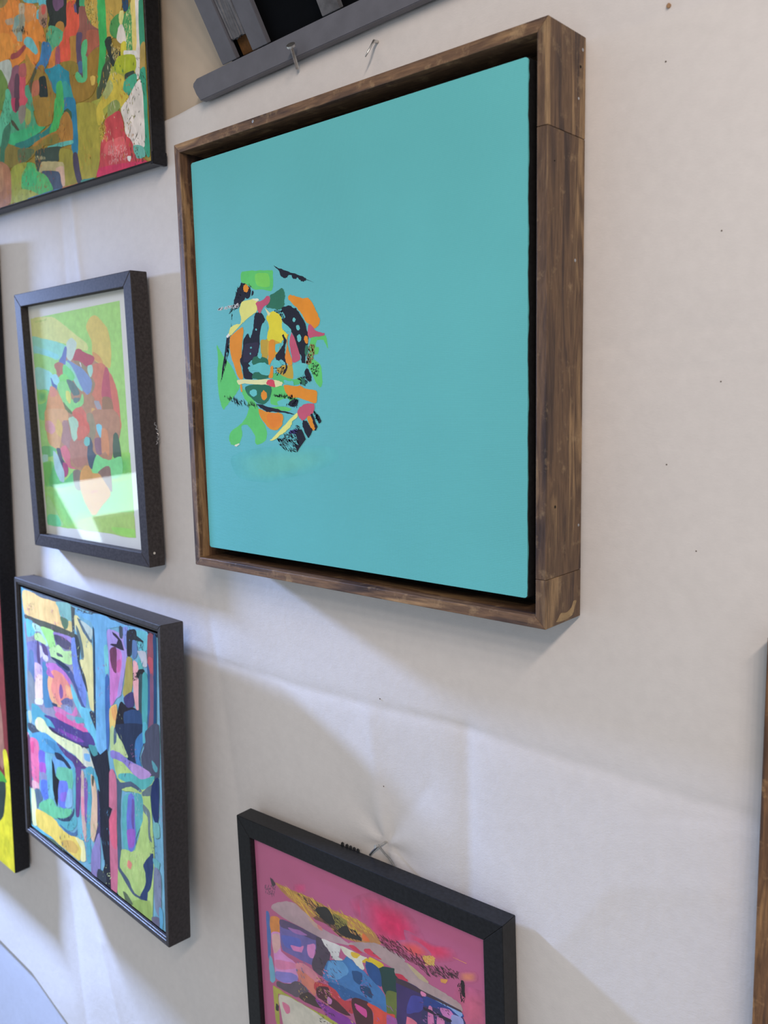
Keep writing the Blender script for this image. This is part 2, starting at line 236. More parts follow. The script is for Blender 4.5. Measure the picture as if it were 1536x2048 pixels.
ART['city'] = '''
6aa4c4 s -1597,1423 606,1418 1527,1397 1514,-1437 196,-1710 -1429,-1389
6aa4c4 s -1597,1423 -1497,1403 -1376,-1470 -1429,-1389
5aa6d4 - -1518,1400 -1416,1415 -1433,1063 -1430,721 -1415,291 -1423,27 -1527,1 -1531,526 -1515,1049
5c6a80 - -1180,1417 -953,1418 -449,1424 -229,1421 -592,1390 -956,1381 -1145,1380
eabf78 - -1439,1386 -1181,1408 -956,1385 -592,1394 -524,1365 -483,1245 -405,1147 -237,1123 -374,1105 -616,1133 -1152,1129 -1406,1136
7ab0b0 - -574,1397 -229,1421 -226,1258 -294,1246 -481,1261 -526,1349
d8c070 - -313,1227 -227,1242 -237,1123 -372,1137
5a7860 - -482,1253 -311,1243 -327,1161 -406,1139 -469,1199
a08c60 d50,90 -1312,1271 -1115,1302 -1143,1214 -1301,1188
8c88a8 - -1395,1053 -660,1036 -141,1086 -123,903 -238,721 -94,438 -17,184 -1129,15 -1419,63 -1379,731
555850 - -1407,1119 -1153,1121 -616,1133 -220,1126 -105,1116 -125,1082 -310,1062 -587,1058 -1026,1060 -1372,1074
505658 p -230,1413 -139,1404 -170,1127 -221,1118
5cb8cc - -1372,1074 -1215,1076 -1164,1010 -1151,945 -1354,873 -1373,972
a8d0c8 - -1217,1059 -1026,1051 -920,988 -820,875 -894,877 -995,990 -1148,979
9cdc78 - -989,1050 -676,1066 -665,987 -636,911 -695,859 -785,866 -886,961
b8e090 - -1151,945 -997,965 -856,884 -1006,872 -1158,885
9a80c8 - -659,1053 -258,1072 -247,1011 -485,1021 -645,1007
55506c - -662,1020 -449,1036 -247,1003 -234,959 -390,920 -598,935
b0d890 - -806,828 -564,925 -428,888 -238,919 -231,802 -335,764 -579,761 -776,760
58606c - -607,836 -502,833 -469,816 -592,806
7a78b8 - -1361,803 -1082,874 -823,841 -778,744 -915,657 -989,474 -1229,377 -1376,473 -1369,733
c8c0e0 - -1068,826 -974,820 -983,726 -1062,693
c8c0e0 - -961,764 -834,732 -876,682 -985,709
5a4878 - -1101,870 -1048,830 -1038,547 -1079,521 -1119,698
5a4878 - -988,867 -860,842 -831,757 -942,768
c8a8dc - -1186,600 -1015,594 -1007,478 -1206,408
f0c8c0 - -1163,452 -1007,486 -1022,229 -1228,188 -1203,340
d8d8e8 - -1210,175 -1014,214 -1040,149 -1215,122
5a78a8 - -1333,697 -1214,713 -1228,386 -1367,371
808898 - -1376,473 -1229,377 -1231,162 -1361,43 -1404,207
4a80b0 - -982,643 -880,640 -856,503 -837,308 -736,216 -965,142 -1006,301
c070c8 - -897,652 -655,704 -481,676 -315,601 -270,531 -386,569 -628,612 -810,597
ee8478 - -699,621 -520,627 -386,569 -274,482 -263,413 -404,363 -589,252 -734,233 -819,304 -864,418 -815,546
f0a070 - -834,533 -743,529 -793,385 -659,268 -554,245 -699,225 -822,278 -873,416
f0a070 - -425,519 -274,491 -281,409 -401,404
a860b0 - -826,626 -775,579 -706,537 -853,529 -887,563
8a58a0 - -549,499 -501,453 -508,370 -563,341 -592,415
4c5890 - -617,728 -407,724 -257,693 -133,571 -26,471 12,339 -97,406 -250,576 -413,659 -619,703
7088dc - -243,1059 -126,1066 -121,919 -19,769 44,550 16,387 -91,479 -210,648 -245,838
303c5c - -776,760 -544,760 -338,731 -306,706 -410,692 -617,728
3c4868 - -771,232 -661,243 -664,217 -737,207
6a6898 - -548,311 -403,379 -283,376 -289,311 -373,322 -444,305 -515,287
8898c8 - -446,280 -341,298 -296,229 -453,196
d070b0 - -738,199 -556,219 -313,224 -203,332 -175,260 -282,192 -17,184 -254,121 -565,118 -705,157
d8cc88 - -155,1317 -72,1323 35,1242 124,1159 198,1105 219,973 200,510 208,396 129,400 77,558 -5,741 -78,850 7,899 -14,1033 -103,1140 -148,1194
5c7078 - -129,1228 -38,1137 26,933 -26,884 -47,1027 -105,1124
3c4450 - -163,1113 -91,1096 -50,995 -78,850 39,689 77,558 18,622 -111,843 -147,1015
586c80 - -90,1305 6,1283 156,1165 215,1124 182,1102 30,1188
b0c0c0 - -26,1293 224,1246 200,1136 125,1183
66a8dc - -133,1382 204,1393 606,1418 531,329 291,266 265,755 289,1288 230,1323 -22,1339
504848 d60,20 -131,1406 284,1422 204,1386 -117,1377
2c4058 p 243,1287 289,1288 263,830 280,529 291,266 199,278 212,666 233,1052
6ac0cc - 478,1174 550,1144 503,883 440,839
68c0d8 - -301,564 -191,478 -67,366 127,376 196,240 17,192 -107,277 -263,413
48a0b8 - -1317,89 -1159,102 -1029,66 -825,43 -683,7 -985,-74 -1056,-17 -1214,-59 -1309,-31
d06098 - -33,288 -1,281 -11,254 -39,255
58b0dc - -1523,-88 -1435,-22 -1378,-51 -1450,-166 -1381,-271 -1571,-340 -1558,-221
4a9cb8 - -1309,45 -1092,74 -1000,46 -833,30 -731,-52 -879,-67 -1005,-15 -1140,-24 -1266,-118 -1321,-71
b8c8b8 - -1436,-31 -1354,-10 -1347,-130 -1408,-146
4a5468 - -1451,-175 -1309,-155 -1174,-171 -1159,-219 -1300,-258 -1438,-242
50408a - -1000,37 -719,76 -505,83 -295,106 4,115 165,119 207,45 91,-19 -176,-79 -486,-109 -791,-110 -879,-67 -730,-43 -834,21
8040a8 - -656,-23 -443,-15 -202,2 -37,0 -240,-49 -516,-52
3c3458 - -897,-63 -733,-78 -432,-86 -91,-63 74,-32 -93,-87 -311,-85 -592,-106 -809,-107
d8dca8 - -1257,-124 -1180,-35 -1025,-20 -936,-73 -809,-107 -592,-106 -311,-85 -93,-87 -91,-263 -254,-214 -460,-209 -743,-189 -1022,-182 -1194,-177
d858a0 - -639,163 -429,152 -259,140 -57,161 55,136 -62,105 -330,97 -575,89 -716,110
9098b8 - -425,193 -219,214 -290,163 -411,156
60b8d8 - -93,334 122,388 179,302 266,217 335,97 360,12 249,-20 178,84 56,152 -51,242
3c4058 - 103,344 200,369 299,233 349,70 262,162
50a8b8 - -219,214 -51,242 -37,206 -206,162
4c9cd0 - -1362,-283 -1021,-173 -834,-181 -602,-216 -466,-276 -296,-308 -300,-358 -544,-366 -758,-345 -1042,-393 -1252,-367
3f86b8 - -1028,-252 -838,-216 -603,-233 -536,-280 -755,-310
5a4080 - -708,-196 -461,-226 -255,-231 -58,-269 73,-253 -146,-328 -250,-376 -245,-521 -238,-846 -293,-899 -298,-538 -297,-325 -502,-287
684088 - -266,-364 -146,-328 -166,-577 -222,-857 -275,-884 -254,-524
e8a0c0 - -1550,-344 -1427,-328 -1492,-953 -1552,-936 -1543,-663
f04c80 - -1540,-537 -1481,-556 -1485,-789 -1527,-802
7a4870 - -1482,-369 -1410,-358 -1421,-948 -1484,-968
f868a0 - -1398,-337 -1208,-319 -1181,-433 -1218,-812 -1264,-880 -1395,-797 -1405,-498
f84c90 - -1393,-389 -1311,-366 -1324,-492 -1394,-495
e8a8b8 - -1401,-852 -1240,-837 -1227,-903 -1391,-947
7068d8 - -1181,-433 -1024,-405 -1020,-559 -1177,-589
a850c0 - -1175,-571 -1018,-541 -1029,-648 -1167,-691
8888b8 - -1167,-691 -1030,-657 -980,-737 -1156,-775
5878e0 - -1156,-775 -980,-737 -988,-922 -1080,-987 -1171,-920
68b0c8 - -1016,-420 -837,-411 -831,-536 -825,-876 -961,-930 -993,-672
68a0d8 - -818,-396 -544,-366 -298,-341 -305,-425 -697,-479 -782,-606
60b898 - -697,-479 -338,-411 -374,-628 -480,-645 -491,-566 -675,-641 -744,-594
2a3450 - -756,-328 -610,-310 -471,-344 -371,-388 -442,-410 -562,-371 -725,-386
6878e0 - -675,-632 -492,-583 -465,-674 -510,-789 -555,-905 -701,-920 -730,-845 -700,-716
8868d8 - -651,-768 -503,-711 -529,-804 -659,-855
80b0d8 - -464,-665 -375,-645 -381,-812 -482,-880 -552,-870
20242c p -848,-422 -797,-475 -763,-600 -674,-623 -721,-740 -721,-842 -759,-957 -809,-905 -853,-783 -850,-542
50a8b8 - -336,-386 -270,-415 -308,-871 -283,-978 -396,-1101 -614,-1163 -792,-1123 -457,-989 -361,-889 -322,-628
60c090 - -1225,-1079 -961,-930 -847,-918 -778,-963 -556,-914 -394,-867 -454,-954 -602,-1031 -790,-1105 -980,-1137 -1211,-1137
384868 - -771,-1090 -604,-1049 -418,-942 -339,-832 -345,-900 -459,-1015 -643,-1083
4870a0 - -721,-1150 -541,-1154 -363,-1123 -253,-1033 -257,-1085 -366,-1158 -508,-1184
587090 - -1330,-936 -1208,-906 -1138,-989 -1245,-1077 -1292,-1155 -1320,-1040
d8e0b0 - -1454,-976 -1352,-961 -1313,-1162 -1312,-1359 -1437,-1403 -1454,-1174
ecc83c - -1335,-1188 -1174,-1150 -830,-1136 -723,-1176 -509,-1193 -228,-1149 -205,-1281 -247,-1387 -317,-1399 -706,-1394 -965,-1376 -1315,-1387
d8ac40 - -702,-1349 -442,-1236 -271,-1256 -347,-1343 -526,-1386
e4dc98 - -332,-1162 -144,-1142 -108,-1333 -230,-1380 -202,-1247
58b8e0 - -1536,-985 -1454,-976 -1477,-1399 -1316,-1396 -1004,-1390 -891,-1393 -1008,-1427 -1403,-1464 -1546,-1469 -1549,-1206
506858 - -1423,-1462 -1162,-1430 -854,-1397 -746,-1426 -566,-1435 -822,-1454 -1090,-1484
c8c8b8 - -76,-83 38,-81 113,-154 204,-205 74,-245 -74,-258
70a8d8 - -48,-138 68,-112 79,-180 -36,-198
60b0c8 - -243,-914 -174,-890 -120,-1051 -142,-1125 -261,-1136 -271,-1040
d0a8a0 - -132,-372 -82,-356 -80,-549 -72,-871 -92,-1123 -137,-1057 -168,-823
e888a0 - -155,-655 -104,-638 -102,-832 -168,-823
8058a8 - -71,-433 -6,-445 -20,-836 -89,-877
48a0b8 - -27,-292 123,-230 132,-322 70,-500 62,-824 10,-1085 44,-1274 -74,-1320 -32,-776 10,-440
d8b090 - 84,-321 175,-388 206,-615 191,-819 94,-1046 32,-1012 46,-830 97,-571
585040 - 107,-330 147,-333 124,-436 101,-411
484070 - 218,-453 292,-507 263,-912 110,-1048 188,-859
9080c0 - 70,-1144 216,-913 226,-1204 44,-1274
24283c p 43,-9 248,-36 380,79 464,-19 499,-147 433,-1124 307,-1173 247,-918 254,-598 213,-297 113,-154
409098 - 59,-12 205,13 247,-52 149,-96
48a8c0 - 152,-269 213,-297 256,-362 314,-422 265,-445 192,-366
66a8dc - 5,1366 488,1411 905,1412 1306,1416 1310,1238 931,1389 585,1326 523,1271 551,818 474,786 468,53 249,-10 254,492 280,1256
a890dc - 539,1288 672,1313 869,1292 932,1190 914,1115 827,851 775,701 685,642 561,538 564,791 554,1085
c870c0 - 600,1109 803,1135 808,992 721,754 686,657 561,538 576,868
c858a0 - 724,1018 797,1048 776,942 717,914
383044 p 642,1300 727,1287 824,1240 868,1156 804,1150 719,1155 589,1158 619,1175 721,1191 753,1241 655,1273
703858 - 592,1108 676,1153 717,1133 704,926 673,897 617,936 587,1033
4a5060 - 790,1377 846,1373 840,1272 791,1277
7888d0 - 860,1369 945,1391 932,1190 878,1208
6ac0cc - 467,1112 542,1127 540,875 478,847
5cb8cc - 1094,1390 1306,1409 1298,1263 1203,1202 1127,1257 1117,1325
2c2c34 - 943,1363 1095,1397 1103,1308 1032,1252 998,1146 928,1118 923,1259
5878b0 - 1034,1281 1115,1282 1107,1155 1024,1116
30343c - 1065,1350 1236,1313 1169,1307 1089,1305
30343c d60,30 1092,1348 1249,1322 1217,1219 1126,1242
b8b8c8 - 1123,1200 1269,1216 1282,1094 1209,1078 1173,1140
50a8a8 - 1133,1132 1197,1089 1207,1035 1126,1018
a8983c - 912,1086 1009,1099 1011,893 960,738 887,677 819,718 856,858
f0a0a8 - 1035,1083 1103,1083 1126,1018 1094,926 1039,914
f0a0a8 - 1024,896 1121,925 1119,662 1063,627 1030,754
28282c - 1126,1018 1221,1045 1224,990 1149,952 1082,952
28282c d70,45 1015,965 1220,1038 1203,965 1024,889
385058 - 1136,949 1203,965 1181,578 1117,619
40a0a8 - 1204,993 1283,997 1283,745 1227,448 1169,361 1172,647
904858 - 1317,1383 1420,1396 1396,1173 1388,1020 1298,1028
b84858 - 1306,1168 1384,1184 1370,1043 1298,1028
204878 - 1408,1394 1458,1390 1450,993 1412,499 1364,556 1406,1120
385890 - 1290,1123 1336,1008 1315,613 1270,517 1294,957
805070 - 1336,1008 1386,992 1361,499 1266,445 1319,684
3c68b0 - 475,801 550,803 507,177 453,49 452,465
e0b850 - 543,496 681,575 670,416 620,313 549,143 532,335
f0a048 - 574,511 679,552 655,412 598,427
a8c080 - 544,293 621,329 620,97 529,71
b8cc88 - 648,306 770,176 826,157 605,93 657,219
506888 - 620,313 664,318 637,138 603,166
28242e - 770,626 882,603 1022,623 1102,608 878,544 832,473 866,350 855,165 772,206 650,337 689,481
443c74 - 830,677 1004,777 1024,653 882,603
2c4878 - 836,533 1021,609 1156,600 1155,357 1081,230 855,165 866,350 816,455
2868b8 - 1038,440 1133,437 1142,354 1069,261 1018,319
505470 - 1253,441 1425,502 1429,330 1190,261
283454 - 650,361 1190,505 1201,340 1096,226 1107,70 1007,83 883,57 848,155 728,251
3878b8 - 1041,317 1187,441 1181,335 1092,162 1127,87 1046,63 1013,181
48a8c0 - 1181,523 1259,523 1221,357 1171,332
4c4e66 - 1226,452 1461,577 1435,77 1281,39 1166,78 1132,174 1219,325
5098a8 - 1328,200 1421,155 1399,107 1344,132
b4c880 - 591,125 727,240 846,133 865,95 674,83 565,62
a8c468 - 582,-11 755,19 1000,-37 1119,-64 1359,53 1271,-143 1296,-409 1318,-721 1281,-1058 1218,-1500 955,-1505 595,-1478 597,-1110 696,-913 954,-815 1095,-480 1030,-222 737,-273 657,-188
8878c8 - 544,67 718,95 884,68 1127,77 1282,50 1160,-41 1039,-57 879,-9 755,19 539,-1
b088c8 - 882,35 1087,75 1301,56 1119,-64 960,-28
48a8a8 - 682,-136 918,-52 1119,-53 1359,53 1276,-57 1134,-145 953,-149 701,-174
c0d080 d90,90 695,-924 1240,-729 1221,-1083 723,-1174
94b050 - 879,-1380 1213,-1239 1220,-1477 956,-1482
50a8b0 - 776,-327 1111,-206 1117,-451 982,-684 954,-815 741,-873 715,-614
6870d0 - 861,-299 966,-264 971,-524 980,-717 911,-843 827,-852 813,-579
6850a0 - 932,-319 973,-327 945,-621 908,-546
9858c0 - 818,-666 966,-613 936,-778 849,-833 813,-746
4c5c78 - 635,-195 719,-212 912,-140 1014,-140 1113,-162 1092,-180 910,-185 737,-262 712,-325 671,-629 675,-909 640,-1116 807,-1185 927,-1282 1173,-1245 1050,-1286 884,-1300 678,-1192 596,-1122 620,-760 620,-423
607078 - 1132,-177 1315,-44 1291,-147 1151,-203
687880 - 1146,-290 1261,-337 1251,-532 1285,-616 1228,-594 1219,-394 1142,-356
243468 - 1315,-44 1434,56 1415,-325 1373,-403 1318,-359 1288,-200
2c4070 - 1238,-773 1298,-728 1291,-871 1241,-1074 1177,-1166 1152,-1254 1030,-1272 1140,-1105 1147,-982 1111,-909
586850 - 689,-1358 775,-1356 877,-1415 749,-1436
c86888 - 482,-198 575,-124 630,-263 597,-768 597,-1110 554,-1426 440,-1474 446,-1053 447,-708
d85878 - 447,-708 592,-522 605,-653 586,-943 477,-927
262838 p 242,-89 456,64 487,-129 458,-545 524,-545 448,-685 438,-1172 440,-1474 209,-1498 321,-1218 308,-757 263,-426 208,-236
8c80c0 - 45,-1158 218,-1046 194,-1386 21,-1479
384050 - 175,-1322 336,-1329 301,-1508 142,-1454
68a8a8 - 1314,-424 1412,-390 1425,-511 1327,-547
60a8b0 - 1296,-772 1411,-770 1388,-854 1330,-866
7880a0 - 1310,-874 1424,-892 1404,-1309 1309,-1263
6c6888 - 1244,-1389 1383,-1339 1377,-1450 1261,-1448
58a8d8 - 1388,-1229 1444,-1259 1425,-1450 1387,-1446
e08070 - 820,-978 882,-987 857,-1053 794,-1044
'''
ART['pink'] = '''
c04c7c f -725,1349 -604,1391 -609,1320 -718,1282
d02258 f -41,1421 151,1547 329,1555 535,1474 586,1370 334,1255 134,1242 37,1319
d02a5c f 87,1488 280,1550 463,1545 545,1490 588,1421 506,1249 312,1219 114,1238
c83a60 f 512,1392 732,1385 875,1419 925,1364 782,1283 581,1263
d85050 f 412,1274 575,1339 693,1300 617,1231 504,1217
b85c78 f 950,1111 1187,1170 1188,949 984,853
a87848 - -972,1281 -837,1284 -670,1290 -507,1296 -328,1283 -176,1289 -16,1299 86,1288 165,1254 222,1195 130,1150 -28,1105 -231,1083 -360,1136 -519,1128 -633,1146 -725,1183 -866,1220
6c4838 - -519,1128 -354,1223 -225,1187 -79,1126 -187,1101 -349,1131
d0ac3c d220,-28 -948,1272 -670,1290 -328,1283 -16,1299 165,1254 28,1168 -227,1153 -516,1163 -724,1192
807838 - -287,1248 -135,1246 -151,1156 -250,1135
282420 - -490,1216 -373,1276 -309,1248 -270,1170 -337,1145 -426,1163
282420 - -228,1135 -138,1203 -98,1160 7,1159 16,1138 -122,1109 -209,1101
282420 d240,-28 -718,1282 -440,1277 -285,1274 -180,1221 29,1176 5,1126 -231,1083 -382,1136 -514,1190
3c3038 - -1033,1306 -984,1286 -974,1263 -1013,1241
4c3c50 d60,80 -1116,1214 -962,1249 -997,1130 -1109,1144
d06838 - 35,1203 71,1201 105,1165 37,1147
c8a040 p -720,1255 -707,1259 -553,1123 -498,1092 -510,1083 -577,1115
a89098 - -1043,1023 -988,1088 -834,1161 -726,1174 -588,1128 -499,1083 -365,1066 -221,1071 -157,1062 -126,1041 -460,977 -645,985 -884,992
b89a90 - -589,1110 -498,1092 -420,1070 -433,1048 -524,1057
c87c78 - -476,1083 -431,1083 -422,1053 -455,1057
a08c90 - -125,1058 26,1126 161,1163 251,1182 365,1172 464,1156 358,1041 225,1050 63,1050 -62,1049
b83850 - -126,1041 -62,1058 20,1033 -64,1024
b83850 - 54,1079 209,1133 246,1067 124,1050 53,1054
584038 - 136,1079 229,1133 327,1116 247,1092
4868a8 - -1118,959 -1073,957 -1069,777 -1094,547 -1120,536 -1117,813
68a0b8 - -1107,541 -1069,538 -1046,345 -1112,317
d88040 - -1063,934 -947,968 -942,871 -986,791 -1062,779
c888c0 - -1062,779 -946,824 -946,661 -766,617 -753,470 -880,388 -1030,389 -1041,568
e8a0a0 - -1051,765 -960,810 -956,693 -1038,606
e078a0 - -1030,545 -766,617 -794,561 -1011,470
8078c0 - -1026,436 -774,515 -766,456 -906,382 -1031,370
6a60a0 - -923,959 -692,975 -507,968 -502,874 -544,752 -560,693 -761,682 -920,681 -944,771
58486c - -936,954 -824,978 -438,978 -532,932 -744,920 -928,894
9868a8 - -841,919 -694,948 -601,940 -745,902
5860b0 - -922,815 -700,866 -707,775 -880,724
d878b0 - -815,767 -706,793 -656,822 -684,757 -782,736
c880b8 - -607,850 -512,888 -544,761 -602,764
4c4050 - -496,964 -427,973 -342,895 -385,748 -437,640 -551,653 -559,712 -503,848
e08090 - -766,617 -668,658 -529,636 -486,593 -559,535 -626,577 -749,526
e07868 - -745,572 -650,576 -535,545 -544,418 -635,449 -728,481
584c58 - -1021,347 -881,379 -754,461 -625,427 -764,312 -912,302 -1024,299
40302c - -752,317 -626,418 -523,392 -445,347 -574,316
3c70a8 - -370,806 -201,876 -143,942 -39,900 33,880 143,836 240,772 253,639 132,633 -55,634 -260,629 -438,631
5890c0 - -359,802 -201,867 -140,808 -278,681 -390,668
d8d4cc - -426,982 -237,997 -216,988 -243,892 -200,885 -312,847 -342,895 -396,934
d8ccb8 - -215,997 -86,1007 19,1007 71,1012 16,957 34,906 -9,888 -90,930 -175,946
d0a830 - -97,994 -2,1007 -57,960 -94,962
d8a820 - 16,957 70,1004 243,1017 181,975 58,965
204878 - -96,835 10,854 -16,751 -79,758
184068 - -17,734 88,763 104,687 1,692
284c80 - 47,944 201,975 215,867 114,857
1c3c38 - 202,992 358,1041 382,1043 396,945 410,839 260,773 205,863
606c30 - 262,814 400,834 401,641 342,630 263,626
285890 - -383,611 -215,649 103,653 -110,592 -222,526 -330,564
b03840 - -535,545 -385,584 -296,579 -222,526 -112,557 -118,452 -271,452 -379,491 -540,473
482028 - -515,510 -386,566 -356,501 -269,479 -141,425 -274,399 -429,416 -520,429
482028 - -110,592 50,630 107,538 87,362 -42,301 -106,475
c84890 - -80,555 35,556 32,487 -72,516
b070a8 - -392,477 -347,470 -361,429 -401,420
d84838 - 49,612 132,633 263,626 339,645 294,460 108,372 118,560
7c3090 - -546,391 -431,389 -274,390 -144,390 34,336 -239,250 -458,333
c0bcb0 - -1005,224 -840,269 -577,270 -395,256 -185,232 -893,-104 -991,82
a0a040 - -1077,276 -1026,280 -889,275 -695,270 -484,286 -281,283 -184,250 -395,256 -577,270 -840,269 -991,239 -1019,209 -1019,-117 -1064,-44 -1075,137
d07090 - -971,174 -884,177 -876,116 -928,93
282420 - -1051,120 -1020,116 -1030,65 -1056,62
a08c8c - 109,1155 212,1179 348,1153 434,1141 519,1128 611,1104 682,1056 808,1049 913,1034 972,1015 979,973 769,970 587,968 475,991 360,998 352,1043 255,1051 206,1072 107,1105
b0a080 - 482,1136 538,1128 647,1088 683,1064 591,1064
5c2838 d220,-25 175,1254 373,1275 636,1254 725,1214 651,1167 483,1161 261,1166
50303c d160,-25 577,1168 869,1266 1006,1240 884,1188 685,1120
50303c d60,-25 912,1261 1007,1271 1004,1195 979,1214
c0904c - 636,1246 692,1285 746,1284 735,1233 671,1214
e0b060 d60,5 641,1264 751,1301 743,1221 661,1195
c89048 - 803,1146 856,1162 838,1131 802,1123
c07860 f 981,1267 1101,1318 1107,1261 988,1210
e0b020 - 103,1030 244,1030 170,967 101,996
b83048 - 360,998 429,1019 485,995 398,974
204880 - 59,979 191,976 214,839 153,829 74,877
3c2c60 - 367,953 494,983 624,968 637,849 627,607 364,482 370,809
404090 - 508,878 621,912 608,812 462,722
283c80 - 641,945 769,962 979,957 978,926 766,883 637,849
34305c - 637,849 986,923 981,776 627,607
7898c8 - 660,969 769,978 971,969 969,922 875,948 696,953
40303c p 364,972 494,983 624,976 769,978 971,976 988,961 768,954 604,944 366,928
c878a0 - 605,960 651,965 650,941 613,932
c070a0 - 674,866 711,866 722,691 666,665
c878a8 - 755,832 817,821 813,735 759,709
b870a8 - 785,907 856,932 908,910 889,870 810,865
8890c0 - 890,902 986,915 982,814 894,773
281c30 - 637,849 764,852 880,858 870,839 755,832 636,825
a05098 - 262,614 351,614 346,514 255,471
d06880 - 461,689 555,685 552,611 455,566
201418 - 983,1208 1011,1205 1005,1105 988,1105
201418 d70,80 935,1165 1013,1214 1012,1055 982,1050
d08868 p 916,1364 1036,1366 1034,1360 916,1361
'''
